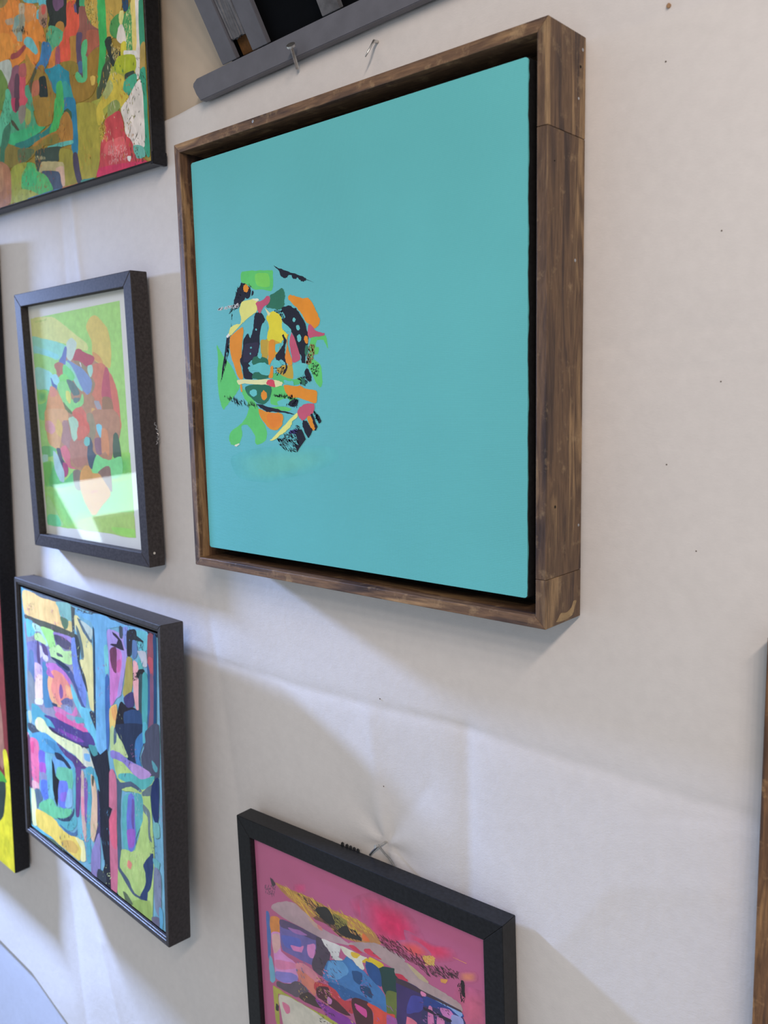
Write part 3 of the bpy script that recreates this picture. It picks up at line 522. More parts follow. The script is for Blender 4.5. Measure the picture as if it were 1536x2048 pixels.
ART['tl'] = '''
9a8238 s -483,-534 2079,-1256 2068,-2564 -823,-2574
d98438 - -466,-620 -374,-632 -275,-599 -72,-656 -22,-716 120,-749 253,-818 317,-964 362,-1041 402,-1154 345,-1165 266,-1125 278,-1239 242,-1296 123,-1320 12,-1280 -24,-1218 -162,-1239 -255,-1251 -323,-1187 -314,-1134 -564,-1115
8c7a4c - -454,-549 -290,-595 -374,-632 -466,-620
e8913c - -525,-877 -326,-914 -236,-1032 -295,-1112 -548,-1113
cf8a4e - 59,-765 214,-795 266,-925 122,-932 30,-861
e68a38 - 94,-924 277,-947 347,-1049 375,-1147 267,-1119 106,-1039
9a9a88 - -124,-800 9,-803 26,-887 -14,-955 -99,-1026 -166,-969 -231,-899 -192,-848
86a49e - -178,-806 -95,-802 -91,-875 -185,-897
8aa29a - -134,-957 -61,-976 -57,-1044 -143,-1015
b09a80 - -366,-775 -229,-792 -207,-845 -326,-820
b8a890 - -65,-704 35,-732 23,-807 -62,-784
62b4c0 - 41,-688 451,-803 495,-879 337,-822 314,-790 162,-754 53,-711
62b4c0 - 275,-863 330,-872 320,-939 267,-919
6cb4b8 - 33,-1040 130,-1071 192,-1140 239,-1216 194,-1225 89,-1153 -17,-1074
e0b060 d70,90 -251,-1028 -74,-1059 -82,-1111 -175,-1128 -245,-1084
a04a4a - -175,-1128 -21,-1099 5,-1126 -151,-1167 -302,-1151 -280,-1116
e08a38 - -12,-1141 87,-1166 143,-1285 96,-1307 1,-1251 -34,-1189
a8806a - 335,-835 456,-862 455,-975 418,-1042 366,-1016 304,-954
c85a50 - 375,-852 442,-864 421,-916 367,-907
2e332f d60,90 -306,-886 -9,-924 81,-1013 -203,-919
2e332f d70,90 348,-947 455,-969 418,-1042 353,-1006
2c322e - 477,-811 837,-912 818,-1061 817,-1116 761,-1145 736,-1088 686,-1063 605,-1072 551,-1071 474,-1038 507,-990 479,-900
6d4f6e - 595,-844 761,-891 754,-944 701,-948 634,-955 588,-898
b0803a - 660,-1062 736,-1088 755,-1143 726,-1167 651,-1129 604,-1079
55a57c - 498,-1057 577,-1081 689,-1145 730,-1181 704,-1230 647,-1260 580,-1262 534,-1302 497,-1267 437,-1201 419,-1132 454,-1077
5fb084 - 597,-1127 698,-1178 691,-1233 607,-1256 532,-1212 540,-1151
e8923c - 849,-915 985,-953 970,-968 869,-964 836,-967
b0803a - 864,-1209 975,-1238 946,-1477 819,-1460 817,-1371 847,-1292
d95a42 - 831,-953 958,-964 987,-1039 1054,-1106 1021,-1170 975,-1244 848,-1230 828,-1287 838,-1364 810,-1432 667,-1411 633,-1364 646,-1266 717,-1234 737,-1182 781,-1144 811,-1115
5c5480 - 955,-988 1004,-1001 1009,-1063 960,-1050
2c2c30 - 997,-957 1057,-974 1044,-1031 1006,-1087 996,-1017
4aa873 - 1063,-976 1141,-998 1129,-1048 1086,-1045 1052,-1021
8e5a50 - 1037,-1041 1133,-1067 1139,-1123 1202,-1212 1347,-1316 1348,-1418 1321,-1447 1224,-1447 1158,-1492 1092,-1469 1129,-1363 1114,-1335 1039,-1340 1019,-1396 962,-1345 974,-1250 1031,-1191
a8604a - 1146,-1270 1346,-1322 1348,-1418 1213,-1438 1148,-1465 1127,-1386
5e4c68 - 975,-1244 1059,-1272 1025,-1349 1037,-1462 1037,-1561 1018,-1618 961,-1568 951,-1441 953,-1318
4a6c90 - 969,-1495 1032,-1504 1022,-1582 973,-1571
94742f - 1120,-1495 1332,-1450 1310,-1649 1265,-1730 1197,-1794 1106,-1830 917,-1821 846,-1768 803,-1594 823,-1536 901,-1635 1011,-1679 1095,-1661
8c7a32 - 679,-1426 846,-1454 943,-1502 948,-1565 833,-1563 713,-1472
5cb87e - 1063,-1346 1132,-1339 1122,-1422 1087,-1462 1114,-1493 1096,-1649 1062,-1672 999,-1670 927,-1635 907,-1587 941,-1570 993,-1613 1034,-1647 1042,-1525 1032,-1399
c0a050 - 1153,-1001 1340,-1054 1337,-1189 1349,-1299 1237,-1227 1173,-1150 1144,-1076
e4c878 d160,80 1150,-1030 1278,-1078 1286,-1222 1236,-1233 1151,-1126
4fa868 - 1352,-1057 1443,-1083 1442,-1205 1464,-1329 1431,-1415 1434,-1499 1377,-1689 1288,-1741 1280,-1703 1335,-1535 1348,-1418 1339,-1177
3cab58 - 1352,-1216 1438,-1240 1428,-1438 1368,-1663 1312,-1741 1279,-1715 1345,-1441
d0b058 - 1162,-1664 1234,-1680 1216,-1731 1180,-1729
d0803c - 449,-1320 522,-1286 593,-1265 602,-1293 547,-1407 489,-1426 422,-1416 442,-1370
a0566a - 591,-1278 645,-1278 642,-1404 571,-1426 565,-1373
3f78aa - 345,-1165 452,-1192 497,-1267 463,-1317 400,-1372 341,-1397 319,-1353 234,-1353 186,-1387 161,-1355 268,-1308 305,-1252
9a7a35 - 262,-1353 342,-1385 319,-1451 411,-1498 466,-1602 513,-1658 480,-1807 107,-1730 78,-1630 77,-1536 116,-1471 170,-1397
2f8aa0 - 352,-1413 475,-1429 585,-1423 650,-1445 710,-1491 784,-1533 787,-1565 796,-1643 835,-1753 858,-1885 652,-1842 637,-1749 643,-1596 527,-1660 468,-1583 413,-1479
3a9a98 - 669,-1602 782,-1653 842,-1805 845,-1882 665,-1845
48ac60 - 563,-1591 645,-1584 660,-1677 652,-1842 493,-1809 532,-1726
26302f - 247,-1461 345,-1470 364,-1533 374,-1614 360,-1667 237,-1634 209,-1578 227,-1496
b06a50 - 116,-1471 215,-1480 207,-1591 84,-1591 78,-1529
b8863c - 11,-1187 123,-1320 181,-1320 66,-1413 -44,-1455 -46,-1367 -17,-1273
b4bcb4 - -568,-1136 -349,-1154 -301,-1247 -335,-1362 -415,-1372 -478,-1274 -575,-1182
8c5a6c - -286,-1250 -164,-1252 -163,-1347 -272,-1652 -362,-1633 -367,-1465 -402,-1389 -329,-1323
c85462 - -156,-1348 -47,-1374 -46,-1468 -58,-1546 -15,-1610 -119,-1656 -190,-1620 -175,-1473
5c4050 - -237,-1330 -163,-1347 -188,-1505 -197,-1667 -294,-1647 -284,-1484
a85a58 - -135,-1259 -17,-1273 -24,-1372 -156,-1348
6a8a44 - -579,-1202 -478,-1274 -415,-1372 -458,-1446 -511,-1574 -636,-1548
5cb490 - -454,-1419 -393,-1432 -365,-1501 -370,-1631 -515,-1601 -482,-1496
4f9878 - -47,-1474 53,-1497 56,-1578 93,-1727 -36,-1700 -164,-1646 -15,-1610 -58,-1546
55583c - 161,-1355 186,-1387 86,-1471 59,-1558 42,-1474
50603c - 1451,-1551 1498,-1550 1483,-1690 1431,-1738 1322,-1871 1256,-1863 1258,-1790 1312,-1741 1377,-1689
c8a848 d120,80 1153,-1007 1363,-1062 1340,-1273 1248,-1236 1163,-1130
b89a4a - 1477,-1094 1720,-1163 1662,-1300 1581,-1418 1489,-1418 1452,-1326
4f9450 - 1548,-1293 1687,-1272 1693,-1435 1580,-1430 1518,-1366
a3a648 - 1150,-1883 1297,-1877 1402,-1791 1461,-1684 1675,-1617 1792,-1564 1877,-1586 1883,-1760 1766,-1826 1671,-1875 1753,-1963 1660,-1991 1633,-2033 1527,-1939 1402,-2009 1274,-2082 1235,-2000
a39a40 - 875,-1850 1150,-1883 1264,-1956 1273,-2094 1309,-2212 1210,-2443 1124,-2543 896,-2533 871,-2309 851,-2049
c9b648 - 1504,-1718 1681,-1783 1713,-1908 1753,-1963 1635,-2009 1527,-1939 1335,-1971 1349,-2060 1249,-2089 1240,-1951 1345,-1876
a8b070 - 1350,-1828 1476,-1760 1514,-1840 1391,-1898
8a9858 - 1431,-1967 1550,-1944 1613,-2005 1515,-2057 1419,-2074
4f9a5c - 1656,-1356 1821,-1263 1868,-1230 1856,-1580 1745,-1588 1686,-1503
e8dc98 d90,80 1752,-1289 1866,-1252 1855,-1592 1723,-1582
2a4a6a - 1742,-1169 1806,-1187 1810,-1260 1755,-1262 1737,-1217
3fae5c - 1363,-1062 1454,-1088 1458,-1269 1454,-1421 1385,-1619 1335,-1752 1285,-1765 1335,-1535 1360,-1302
44503c - 1384,-1630 1493,-1597 1483,-1690 1402,-1791 1298,-1865 1252,-1843 1310,-1758
2c3630 - 1430,-1427 1524,-1415 1538,-1501 1667,-1580 1648,-1657 1534,-1654 1496,-1574
d8c070 d90,80 1519,-1461 1660,-1543 1626,-1652 1536,-1631
d8d2c8 - 1701,-1356 1739,-1424 1753,-1508 1686,-1503 1623,-1452 1654,-1379
e6d88c - 1684,-1259 1737,-1262 1733,-1307 1701,-1356 1673,-1326
c8c040 - 1685,-1514 1752,-1520 1740,-1633 1672,-1640
e0cc7a - 1857,-1227 1923,-1220 1920,-1596 1870,-1780 1855,-1592 1865,-1377
ddd6d0 - 1933,-1223 1975,-1234 1954,-1571 1932,-1817 1887,-1830 1880,-1667 1923,-1563
e4dcd8 - 1723,-1582 1895,-1625 1893,-1653 1741,-1624
a8b430 - 1630,-1606 1871,-1653 1871,-1768 1706,-1753 1553,-1694
b8c050 p 1723,-1629 1740,-1633 1720,-1745 1707,-1742
3a9070 - 1984,-1251 2036,-1260 2036,-1591 1972,-1609 1965,-1460
a89050 - 1972,-1609 2031,-1590 2014,-1779 1957,-1777
3a9a7c - 1956,-1788 2019,-1803 2019,-2159 2027,-2498 1954,-2403 1966,-2032 1938,-1865
3c4840 - 1727,-1770 1859,-1777 1790,-1808 1722,-1816
4aa888 - 1722,-1816 1878,-1805 1870,-1895 1755,-1940 1682,-1877
dcd4d0 - 1847,-1902 1938,-1865 1966,-2032 1954,-2403 1824,-2380 1719,-2313 1681,-2234 1668,-2135 1633,-2033 1752,-1975
c04a50 - 1371,-2076 1586,-2047 1645,-2143 1658,-2241 1762,-2332 1839,-2454 1985,-2538 1960,-2569 1463,-2560 1175,-2539 1235,-2435 1279,-2256 1360,-2184
d46468 - 1374,-2273 1632,-2272 1667,-2375 1434,-2382 1319,-2337
c8385c - 1231,-2472 1586,-2494 1963,-2534 1917,-2568 1462,-2566 1199,-2543
e0a8a8 d120,90 1395,-2302 1671,-2340 1704,-2466 1378,-2459
d8b858 d90,90 1248,-2101 1369,-2100 1375,-2261 1261,-2203
f0e8e4 - 1694,-2446 1739,-2454 1725,-2482 1698,-2475
6ab0a4 - 1791,-2374 1931,-2411 1957,-2486 1837,-2477
5ab490 - -483,-1500 -361,-1527 -355,-1639 -409,-1732 -562,-1787 -625,-1875 -702,-1947 -662,-1704 -563,-1596
4fa07c - -365,-1651 -71,-1636 53,-1703 118,-1857 185,-1897 296,-1919 178,-1943 -60,-1966 -337,-1970 -493,-1956 -440,-1825 -394,-1735
9aa45c - -64,-1685 19,-1729 7,-1815 -70,-1827 -104,-1752
b04060 - -353,-1528 -182,-1565 -208,-1635 -282,-1668 -344,-1620
5a3848 - -271,-1546 -196,-1562 -209,-1641 -281,-1661
c85462 - -182,-1565 -21,-1599 -87,-1640 -178,-1641
8a8078 - -209,-1641 -74,-1656 -105,-1759 -187,-1797 -223,-1735
4a4a38 - -393,-1729 -334,-1754 -240,-1849 -270,-1843 -368,-1769
3fae78 - -446,-1866 -197,-1864 101,-1874 297,-1913 90,-1953 -136,-1966 -368,-1972 -493,-1956
9e7c35 - 93,-1624 519,-1715 448,-1837 411,-1908 270,-1907 159,-1879 130,-1772
2f7c78 - -138,-1979 117,-1965 290,-1965 438,-1914 449,-1936 343,-1995 167,-2022 -71,-2040 -222,-2033 -343,-2011 -322,-1973
2f7fa4 - 664,-1746 857,-1787 879,-1925 881,-2116 866,-2242 849,-2277 785,-2266 768,-2185 803,-2115 795,-1972 765,-1895 689,-1867 651,-1846
48b060 - 519,-1715 664,-1746 651,-1853 590,-1905 540,-1973 452,-2015 370,-2000 405,-1947 471,-1874
3f5c40 - 664,-1855 731,-1850 791,-1900 784,-1957 725,-1894
aa7a38 - 702,-1869 784,-1957 797,-2062 775,-2135 575,-2124 331,-2079 103,-2064 17,-2049 167,-2022 369,-2006 537,-1999 603,-1908
8e7c38 - 103,-2064 338,-2027 505,-2032 522,-2114 274,-2082
62b4ac - 326,-2118 534,-2123 774,-2141 784,-2163 598,-2154 352,-2133
86783c - -551,-1917 -341,-1998 -179,-2048 73,-2066 275,-2076 65,-2126 -90,-2167 -275,-2178 -526,-2164 -614,-2106 -578,-1983
5c7050 - -285,-2036 -46,-2072 38,-2107 -120,-2162 -273,-2164
3f7860 - -563,-1794 -444,-1753 -422,-1814 -488,-1928 -578,-1983 -616,-2120 -693,-2093 -650,-1927
3c4c44 - 81,-2115 269,-2121 557,-2160 548,-2224 472,-2277 307,-2256 180,-2241 97,-2309 60,-2262 59,-2166
98903c - 554,-2179 762,-2236 787,-2357 797,-2489 829,-2546 711,-2541 577,-2527 590,-2324 526,-2287
b4a87c - 180,-2241 307,-2256 578,-2309 595,-2391 592,-2523 540,-2501 486,-2386 184,-2317 109,-2332
c8a894 - 450,-2340 586,-2356 587,-2509 540,-2501 486,-2386
48566c - 183,-2323 487,-2380 527,-2493 560,-2558 410,-2542 310,-2445 234,-2372
58b068 - -125,-2196 35,-2230 69,-2305 234,-2372 310,-2445 355,-2527 95,-2536 -137,-2481 -251,-2421 -262,-2293
46b070 - -232,-2297 -14,-2263 65,-2331 22,-2421 -215,-2392
9aa044 - -306,-2173 -125,-2196 -245,-2281 -280,-2410 -257,-2463 -454,-2520 -533,-2509 -470,-2216
a8765a - -728,-2101 -555,-2145 -486,-2214 -497,-2384 -534,-2516 -802,-2548
b88868 - -730,-2115 -652,-2143 -671,-2358 -770,-2357
a0a850 - -252,-2428 95,-2536 4,-2550 -300,-2542 -453,-2513
4a7090 - -145,-2536 95,-2536 410,-2535 559,-2564 208,-2560 -117,-2554
b07048 - 563,-2532 711,-2541 895,-2543 919,-2560 572,-2566
4a4258 - 785,-2266 855,-2278 873,-2404 909,-2533 882,-2545 832,-2521 783,-2389
4a8880 - 910,-2526 1087,-2535 1136,-2549 920,-2551
d8d0a0 d40,90 61,-2152 258,-2200 255,-2220 71,-2188
'''
ART['left'] = '''
7a3030 s 1934,4649 3136,4517 2752,-2220 2802,-3864 591,-4090
9a6a58 - 2403,-1618 2636,-1587 2683,-2168 2608,-2497 2332,-2209
d8cc30 - 2637,-2240 2752,-2220 2840,-2792 2795,-3858 2131,-3890 2185,-3442 2491,-3199 2643,-2867 2670,-2627
4a9a3c - 2296,-2511 2529,-2525 2674,-2587 2676,-2644 2267,-2755
2c3c34 - 2269,-2735 2510,-2686 2666,-2667 2581,-3085 2445,-3257 2187,-3421
'''
POSE = {
 'main': [[1.0, 0.0, 0.0, 0.0], [0.0, 1.0, 0.0, 0.0], [0.0, 0.0, 1.0, 0.0]],
 'green': [[0.99993, 0.01011, -0.00598, -0.3829], [-0.01014, 0.99994, -0.00419, -0.00172], [0.00593, 0.00425, 0.99997, -0.05112]],
 'city': [[0.99821, 0.0597, 0.00425, -0.37994], [-0.05981, 0.99768, 0.0326, -0.0145], [-0.00229, -0.0328, 0.99946, -0.38263]],
 'pink': [[0.99948, -0.01536, -0.02838, -0.01206], [0.01552, 0.99986, 0.0054, -0.00317], [0.02829, -0.00584, 0.99958, -0.57033]],
 'tl': [[0.99991, 0.0, 0.0135, -0.43684], [0.0, 1.0, 0.0, 0.0], [-0.0135, 0.0, 0.99991, 0.42974]],
 'left': [[0.99795, 0.0, 0.06396, -0.8645], [0.0, 1.0, 0.0, 0.0], [-0.06396, 0.0, 0.99795, -0.21988]],
}

# ------------------------------------------------------------------ helpers
def lin(c):
    c = c / 255.0
    return c / 12.92 if c <= 0.04045 else ((c + 0.055) / 1.055) ** 2.4


def hexlin(h, gain=1.0):
    gs = np.ones(3) * gain
    return tuple(min(0.92, lin(int(h[i:i + 2], 16)) * float(gs[i // 2])) for i in (0, 2, 4))


def mesh_obj(name, verts, faces, mat, parent=None, smooth=False):
    me = bpy.data.meshes.new(name)
    me.from_pydata([tuple(v) for v in verts], [], faces)
    me.update()
    if mat:
        me.materials.append(mat)
    if smooth:
        for p in me.polygons:
            p.use_smooth = True
    o = bpy.data.objects.new(name, me)
    C.objects.link(o)
    o.parent = parent
    return o


def bm_obj(name, bm, mat, parent=None, smooth=False):
    me = bpy.data.meshes.new(name)
    bmesh.ops.recalc_face_normals(bm, faces=bm.faces)
    bm.to_mesh(me)
    bm.free()
    me.materials.append(mat)
    if smooth:
        for p in me.polygons:
            p.use_smooth = True
    o = bpy.data.objects.new(name, me)
    C.objects.link(o)
    o.parent = parent
    return o


def prism(bm, poly, axis, a, b):
    """extrude a 2-D polygon between a and b along 'x', 'y' or 'z'"""
    def P(u, v, t):
        return {'x': (t, u, v), 'y': (u, t, v), 'z': (u, v, t)}[axis]
    A = [bm.verts.new(P(u, v, a)) for u, v in poly]
    B = [bm.verts.new(P(u, v, b)) for u, v in poly]
    bm.faces.new(A)
    bm.faces.new(B[::-1])
    n = len(poly)
    for i in range(n):
        bm.faces.new((A[i], B[i], B[(i + 1) % n], A[(i + 1) % n]))


def box_bm(x0, x1, y0, y1, z0, z1, bev=0.0, seg=2):
    bm = bmesh.new()
    prism(bm, [(x0, z0), (x1, z0), (x1, z1), (x0, z1)], 'y', y0, y1)
    bmesh.ops.recalc_face_normals(bm, faces=bm.faces)
    if bev:
        bmesh.ops.bevel(bm, geom=bm.edges[:], offset=bev, segments=seg, affect='EDGES', profile=0.5)
    return bm


def tube(bm, pts, r, n=8, caps=True):
    pts = [Vector(p) for p in pts]
    rad = r if isinstance(r, (list, tuple)) else [r] * len(pts)
    rings = []
    for i, p in enumerate(pts):
        d = (pts[min(i + 1, len(pts) - 1)] - pts[max(i - 1, 0)]).normalized()
        u = d.orthogonal().normalized() if i == 0 else (u - d * u.dot(d)).normalized()
        v = d.cross(u)
        rings.append([bm.verts.new(p + (u * math.cos(2 * math.pi * k / n) + v * math.sin(2 * math.pi * k / n)) * rad[i]) for k in range(n)])
    for a, b in zip(rings, rings[1:]):
        for k in range(n):
            bm.faces.new((a[k], a[(k + 1) % n], b[(k + 1) % n], b[k]))
    if caps:
        bm.faces.new(rings[0][::-1])
        bm.faces.new(rings[-1])


def tag(o, label, cat, group=None):
    o['label'] = label
    o['category'] = cat
    if group:
        o['group'] = group
    return o


def empty(name, M=None):
    o = bpy.data.objects.new(name, None)
    o.empty_display_size = 0.02
    C.objects.link(o)
    if M is not None:
        o.matrix_world = M
    return o


# ------------------------------------------------------------------ materials
class NT:
    def __init__(self, name):
        self.m = bpy.data.materials.new(name)
        self.m.use_nodes = True
        self.t = self.m.node_tree
        self.b = self.t.nodes['Principled BSDF']
        self.out = self.t.nodes['Material Output']

    def n(self, kind, **kw):
        x = self.t.nodes.new(kind)
        for k, v in kw.items():
            if k in x.inputs:
                x.inputs[k].default_value = v
            else:
                setattr(x, k, v)
        return x

    def l(self, a, b):
        self.t.links.new(a, b)

    def coords(self, scale=(1, 1, 1), loc=(0, 0, 0), src='Object'):
        tc = self.n('ShaderNodeTexCoord')
        mp = self.n('ShaderNodeMapping')
        mp.inputs['Scale'].default_value = scale
        mp.inputs['Location'].default_value = loc
        self.l(tc.outputs[src], mp.inputs['Vector'])
        return mp.outputs['Vector']

    def noise(self, vec, scale, detail=4, rough=0.55, dist=0.0):
        x = self.n('ShaderNodeTexNoise')
        x.inputs['Scale'].default_value = scale
        x.inputs['Detail'].default_value = detail
        x.inputs['Roughness'].default_value = rough
        x.inputs['Distortion'].default_value = dist
        self.l(vec, x.inputs['Vector'])
        return x.outputs['Fac']

    def ramp(self, fac, stops, interp='LINEAR'):
        r = self.n('ShaderNodeValToRGB')
        r.color_ramp.interpolation = interp
        e = r.color_ramp.elements
        while len(e) < len(stops):
            e.new(0.5)
        for i, (p, c) in enumerate(stops):
            e[i].position = p
            e[i].color = (*c, 1)
        self.l(fac, r.inputs['Fac'])
        return r.outputs['Color']

    def mix(self, fac, a, b, mode='MIX'):
        x = self.n('ShaderNodeMix', data_type='RGBA', blend_type=mode)
        for s, v in ((x.inputs[0], fac), (x.inputs[6], a), (x.inputs[7], b)):
            if hasattr(v, 'is_linked') or hasattr(v, 'node'):
                self.l(v, s)
            elif isinstance(v, (int, float)):
                s.default_value = v
            else:
                s.default_value = (*v, 1)
        return x.outputs[2]

    def bump(self, h, strength=0.3, dist=0.001, prev=None):
        x = self.n('ShaderNodeBump')
        x.inputs['Strength'].default_value = strength
        x.inputs['Distance'].default_value = dist
        self.l(h, x.inputs['Height'])
        if prev is not None:
            self.l(prev, x.inputs['Normal'])
        return x.outputs['Normal']

    def done(self, color=None, rough=0.6, normal=None, spec=0.5):
        if color is not None:
            if hasattr(color, 'node'):
                self.l(color, self.b.inputs['Base Color'])
            else:
                self.b.inputs['Base Color'].default_value = (*color, 1)
        if hasattr(rough, 'node'):
            self.l(rough, self.b.inputs['Roughness'])
        else:
            self.b.inputs['Roughness'].default_value = rough
        if normal is not None:
            self.l(normal, self.b.inputs['Normal'])
        self.b.inputs['Specular IOR Level'].default_value = spec
        return self.m


def mat_wood(name, axis, seed, pale=0.5, tint=(1, 1, 1)):
    t = NT(name)
    st = {'x': (1, 9, 9), 'z': (9, 9, 1)}[axis]
    v = t.coords(st, (seed * 1.7, seed * 0.9, seed * 2.3))
    big = t.noise(v, 9, 3, 0.5, 0.6)
    fine = t.noise(t.coords(tuple(s * 1.0 for s in st), (seed, 3 + seed, seed)), 75, 6, 0.7, 0.2)
    col = t.ramp(big, [(0.33, (0.040, 0.027, 0.024)), (0.42, (0.080, 0.050, 0.037)), (0.50, (0.165, 0.100, 0.058)), (0.57, (0.115, 0.070, 0.044)), (0.66, (0.31, 0.20, 0.105))])
    g = t.ramp(fine, [(0.3, (0.5, 0.46, 0.44)), (0.5, (0.95, 0.95, 0.95)), (0.72, (1.45, 1.4, 1.3))])
    col = t.mix(0.75, col, g, 'MULTIPLY')
    # worn pale flecks where the stain did not take
    wear = t.noise(t.coords((1.6, 1.6, 1.6), (seed * 4, 0, seed)), 55, 5, 0.7)
    wf = t.ramp(wear, [(0.60 - 0.06 * pale, (0, 0, 0)), (0.74, (0.6, 0.6, 0.6))])
    col = t.mix(wf, col, (0.40, 0.28, 0.155))
    col = t.mix(1.0, col, tint, 'MULTIPLY')
    nrm = t.bump(fine, 0.35, 0.0006)
    return t.done(col, 0.55, nrm, 0.35)


def mat_black(name, base=(0.012, 0.012, 0.014), rough=0.35, grain=0.1, spec=0.5):
    t = NT(name)
    n = t.noise(t.coords((6, 6, 6)), 60, 4)
    col = t.ramp(n, [(0.3, base), (0.75, tuple(min(1, c * 1.9 + 0.002) for c in base))])
    return t.done(col, rough, t.bump(n, grain, 0.0004), spec)


def mat_paint(name, rough=0.5, streak=(30, 30, 120), amount=0.22, relief=0.25, soft=False, weave=0.0, spec=0.12):
    t = NT(name)
    a = t.n('ShaderNodeVertexColor')
    a.layer_name = 'Col'
    n1 = t.noise(t.coords(streak), 2.2, 5, 0.65, 0.3)
    n2 = t.noise(t.coords((1, 1, 1)), 55, 3, 0.5)
    lo, hi = 1 - amount, 1 + amount
    f = t.ramp(n1, [(0.25, (lo, lo, lo)), (0.75, (hi, hi, hi))])
    col = t.mix(1.0, a.outputs['Color'], f, 'MULTIPLY')
    f2 = t.ramp(n2, [(0.3, (1 - amount * .5, 1 - amount * .35, 1 - amount * .55)), (0.7, (1 + amount * .5, 1 + amount * .4, 1 + amount * .3))])
    col = t.mix(1.0, col, f2, 'MULTIPLY')
    nrm = t.bump(n1, relief, 0.0012)
    if weave:
        w1, w2 = weave_waves(t)
        nrm = t.bump(w1, weave, 0.0005, nrm)
        nrm = t.bump(w2, weave, 0.0005, nrm)
    m = t.done(col, rough, nrm, spec)
    if soft:
        tr = t.n('ShaderNodeBsdfTransparent')
        mx = t.n('ShaderNodeMixShader')
        t.l(a.outputs['Alpha'], mx.inputs[0])
        t.l(tr.outputs[0], mx.inputs[1])
        t.l(t.b.outputs[0], mx.inputs[2])
        t.l(mx.outputs[0], t.out.inputs['Surface'])
    return m


def weave_waves(t):
    outs = []
    for d, s in (('X', 300), ('Z', 300)):
        wv = t.n('ShaderNodeTexWave', bands_direction=d)
        wv.inputs['Scale'].default_value = s
        wv.inputs['Distortion'].default_value = 1.2
        wv.inputs['Detail'].default_value = 1
        wv.inputs['Detail Scale'].default_value = 0.6
        t.l(t.coords(), wv.inputs['Vector'])
        outs.append(wv.outputs['Fac'])
    return outs


def mat_plain(name, col, rough=0.7, var=0.12, scale=40, bump=0.1, spec=0.4):
    t = NT(name)
    n = t.noise(t.coords((1, 1, 1)), scale, 5, 0.6)
    c = t.ramp(n, [(0.3, tuple(x * (1 - var) for x in col)), (0.7, tuple(min(1, x * (1 + var)) for x in col))])
    return t.done(c, rough, t.bump(n, bump, 0.0008), spec)


def mat_metal(name, col, rough=0.35):
    m = mat_plain(name, col, rough, 0.25, 300, 0.2)
    m.node_tree.nodes['Principled BSDF'].inputs['Metallic'].default_value = 0.9
    return m


def mat_glass(name):
    t = NT(name)
    tr = t.n('ShaderNodeBsdfTransparent')
    gl = t.n('ShaderNodeBsdfGlossy')
    gl.inputs['Roughness'].default_value = 0.015
    fr = t.n('ShaderNodeFresnel')
    # same reflectance on entering and leaving the thin pane
    ge = t.n('ShaderNodeNewGeometry')
    mr = t.n('ShaderNodeMapRange')
    mr.inputs['To Min'].default_value = 1.38
    mr.inputs['To Max'].default_value = 1 / 1.38
    t.l(ge.outputs['Backfacing'], mr.inputs['Value'])
    t.l(mr.outputs[0], fr.inputs['IOR'])
    mx = t.n('ShaderNodeMixShader')
    t.l(fr.outputs[0], mx.inputs[0])
    t.l(tr.outputs[0], mx.inputs[1])
    t.l(gl.outputs[0], mx.inputs[2])
    t.l(mx.outputs[0], t.out.inputs['Surface'])
    return t.m


# ------------------------------------------------------------------ painted designs
E_LIGHT = 0.70      # how bright a pure white surface photographs here; colours are divided by it


def catmull(P, n=4):
    P = np.array(P, float)
    out = []
    m = len(P)
    for i in range(m):
        a, b, c, d = P[i - 1], P[i], P[(i + 1) % m], P[(i + 2) % m]
        for k in range(n):
            t = k / n
            q = 0.5 * ((2 * b) + (-a + c) * t + (2 * a - 5 * b + 4 * c - d) * t * t + (-a + 3 * b - 3 * c + d) * t ** 3)
            out.append(0.75 * q + 0.25 * (b * (1 - t) + c * t))
    return np.array(out)


def inside(x, z, poly):
    r = False
    j = len(poly) - 1
    for i in range(len(poly)):
        xi, zi = poly[i]
        xj, zj = poly[j]
        if (zi > z) != (zj > z) and x < (xj - xi) * (z - zi) / (zj - zi) + xi:
            r = not r
        j = i
    return r


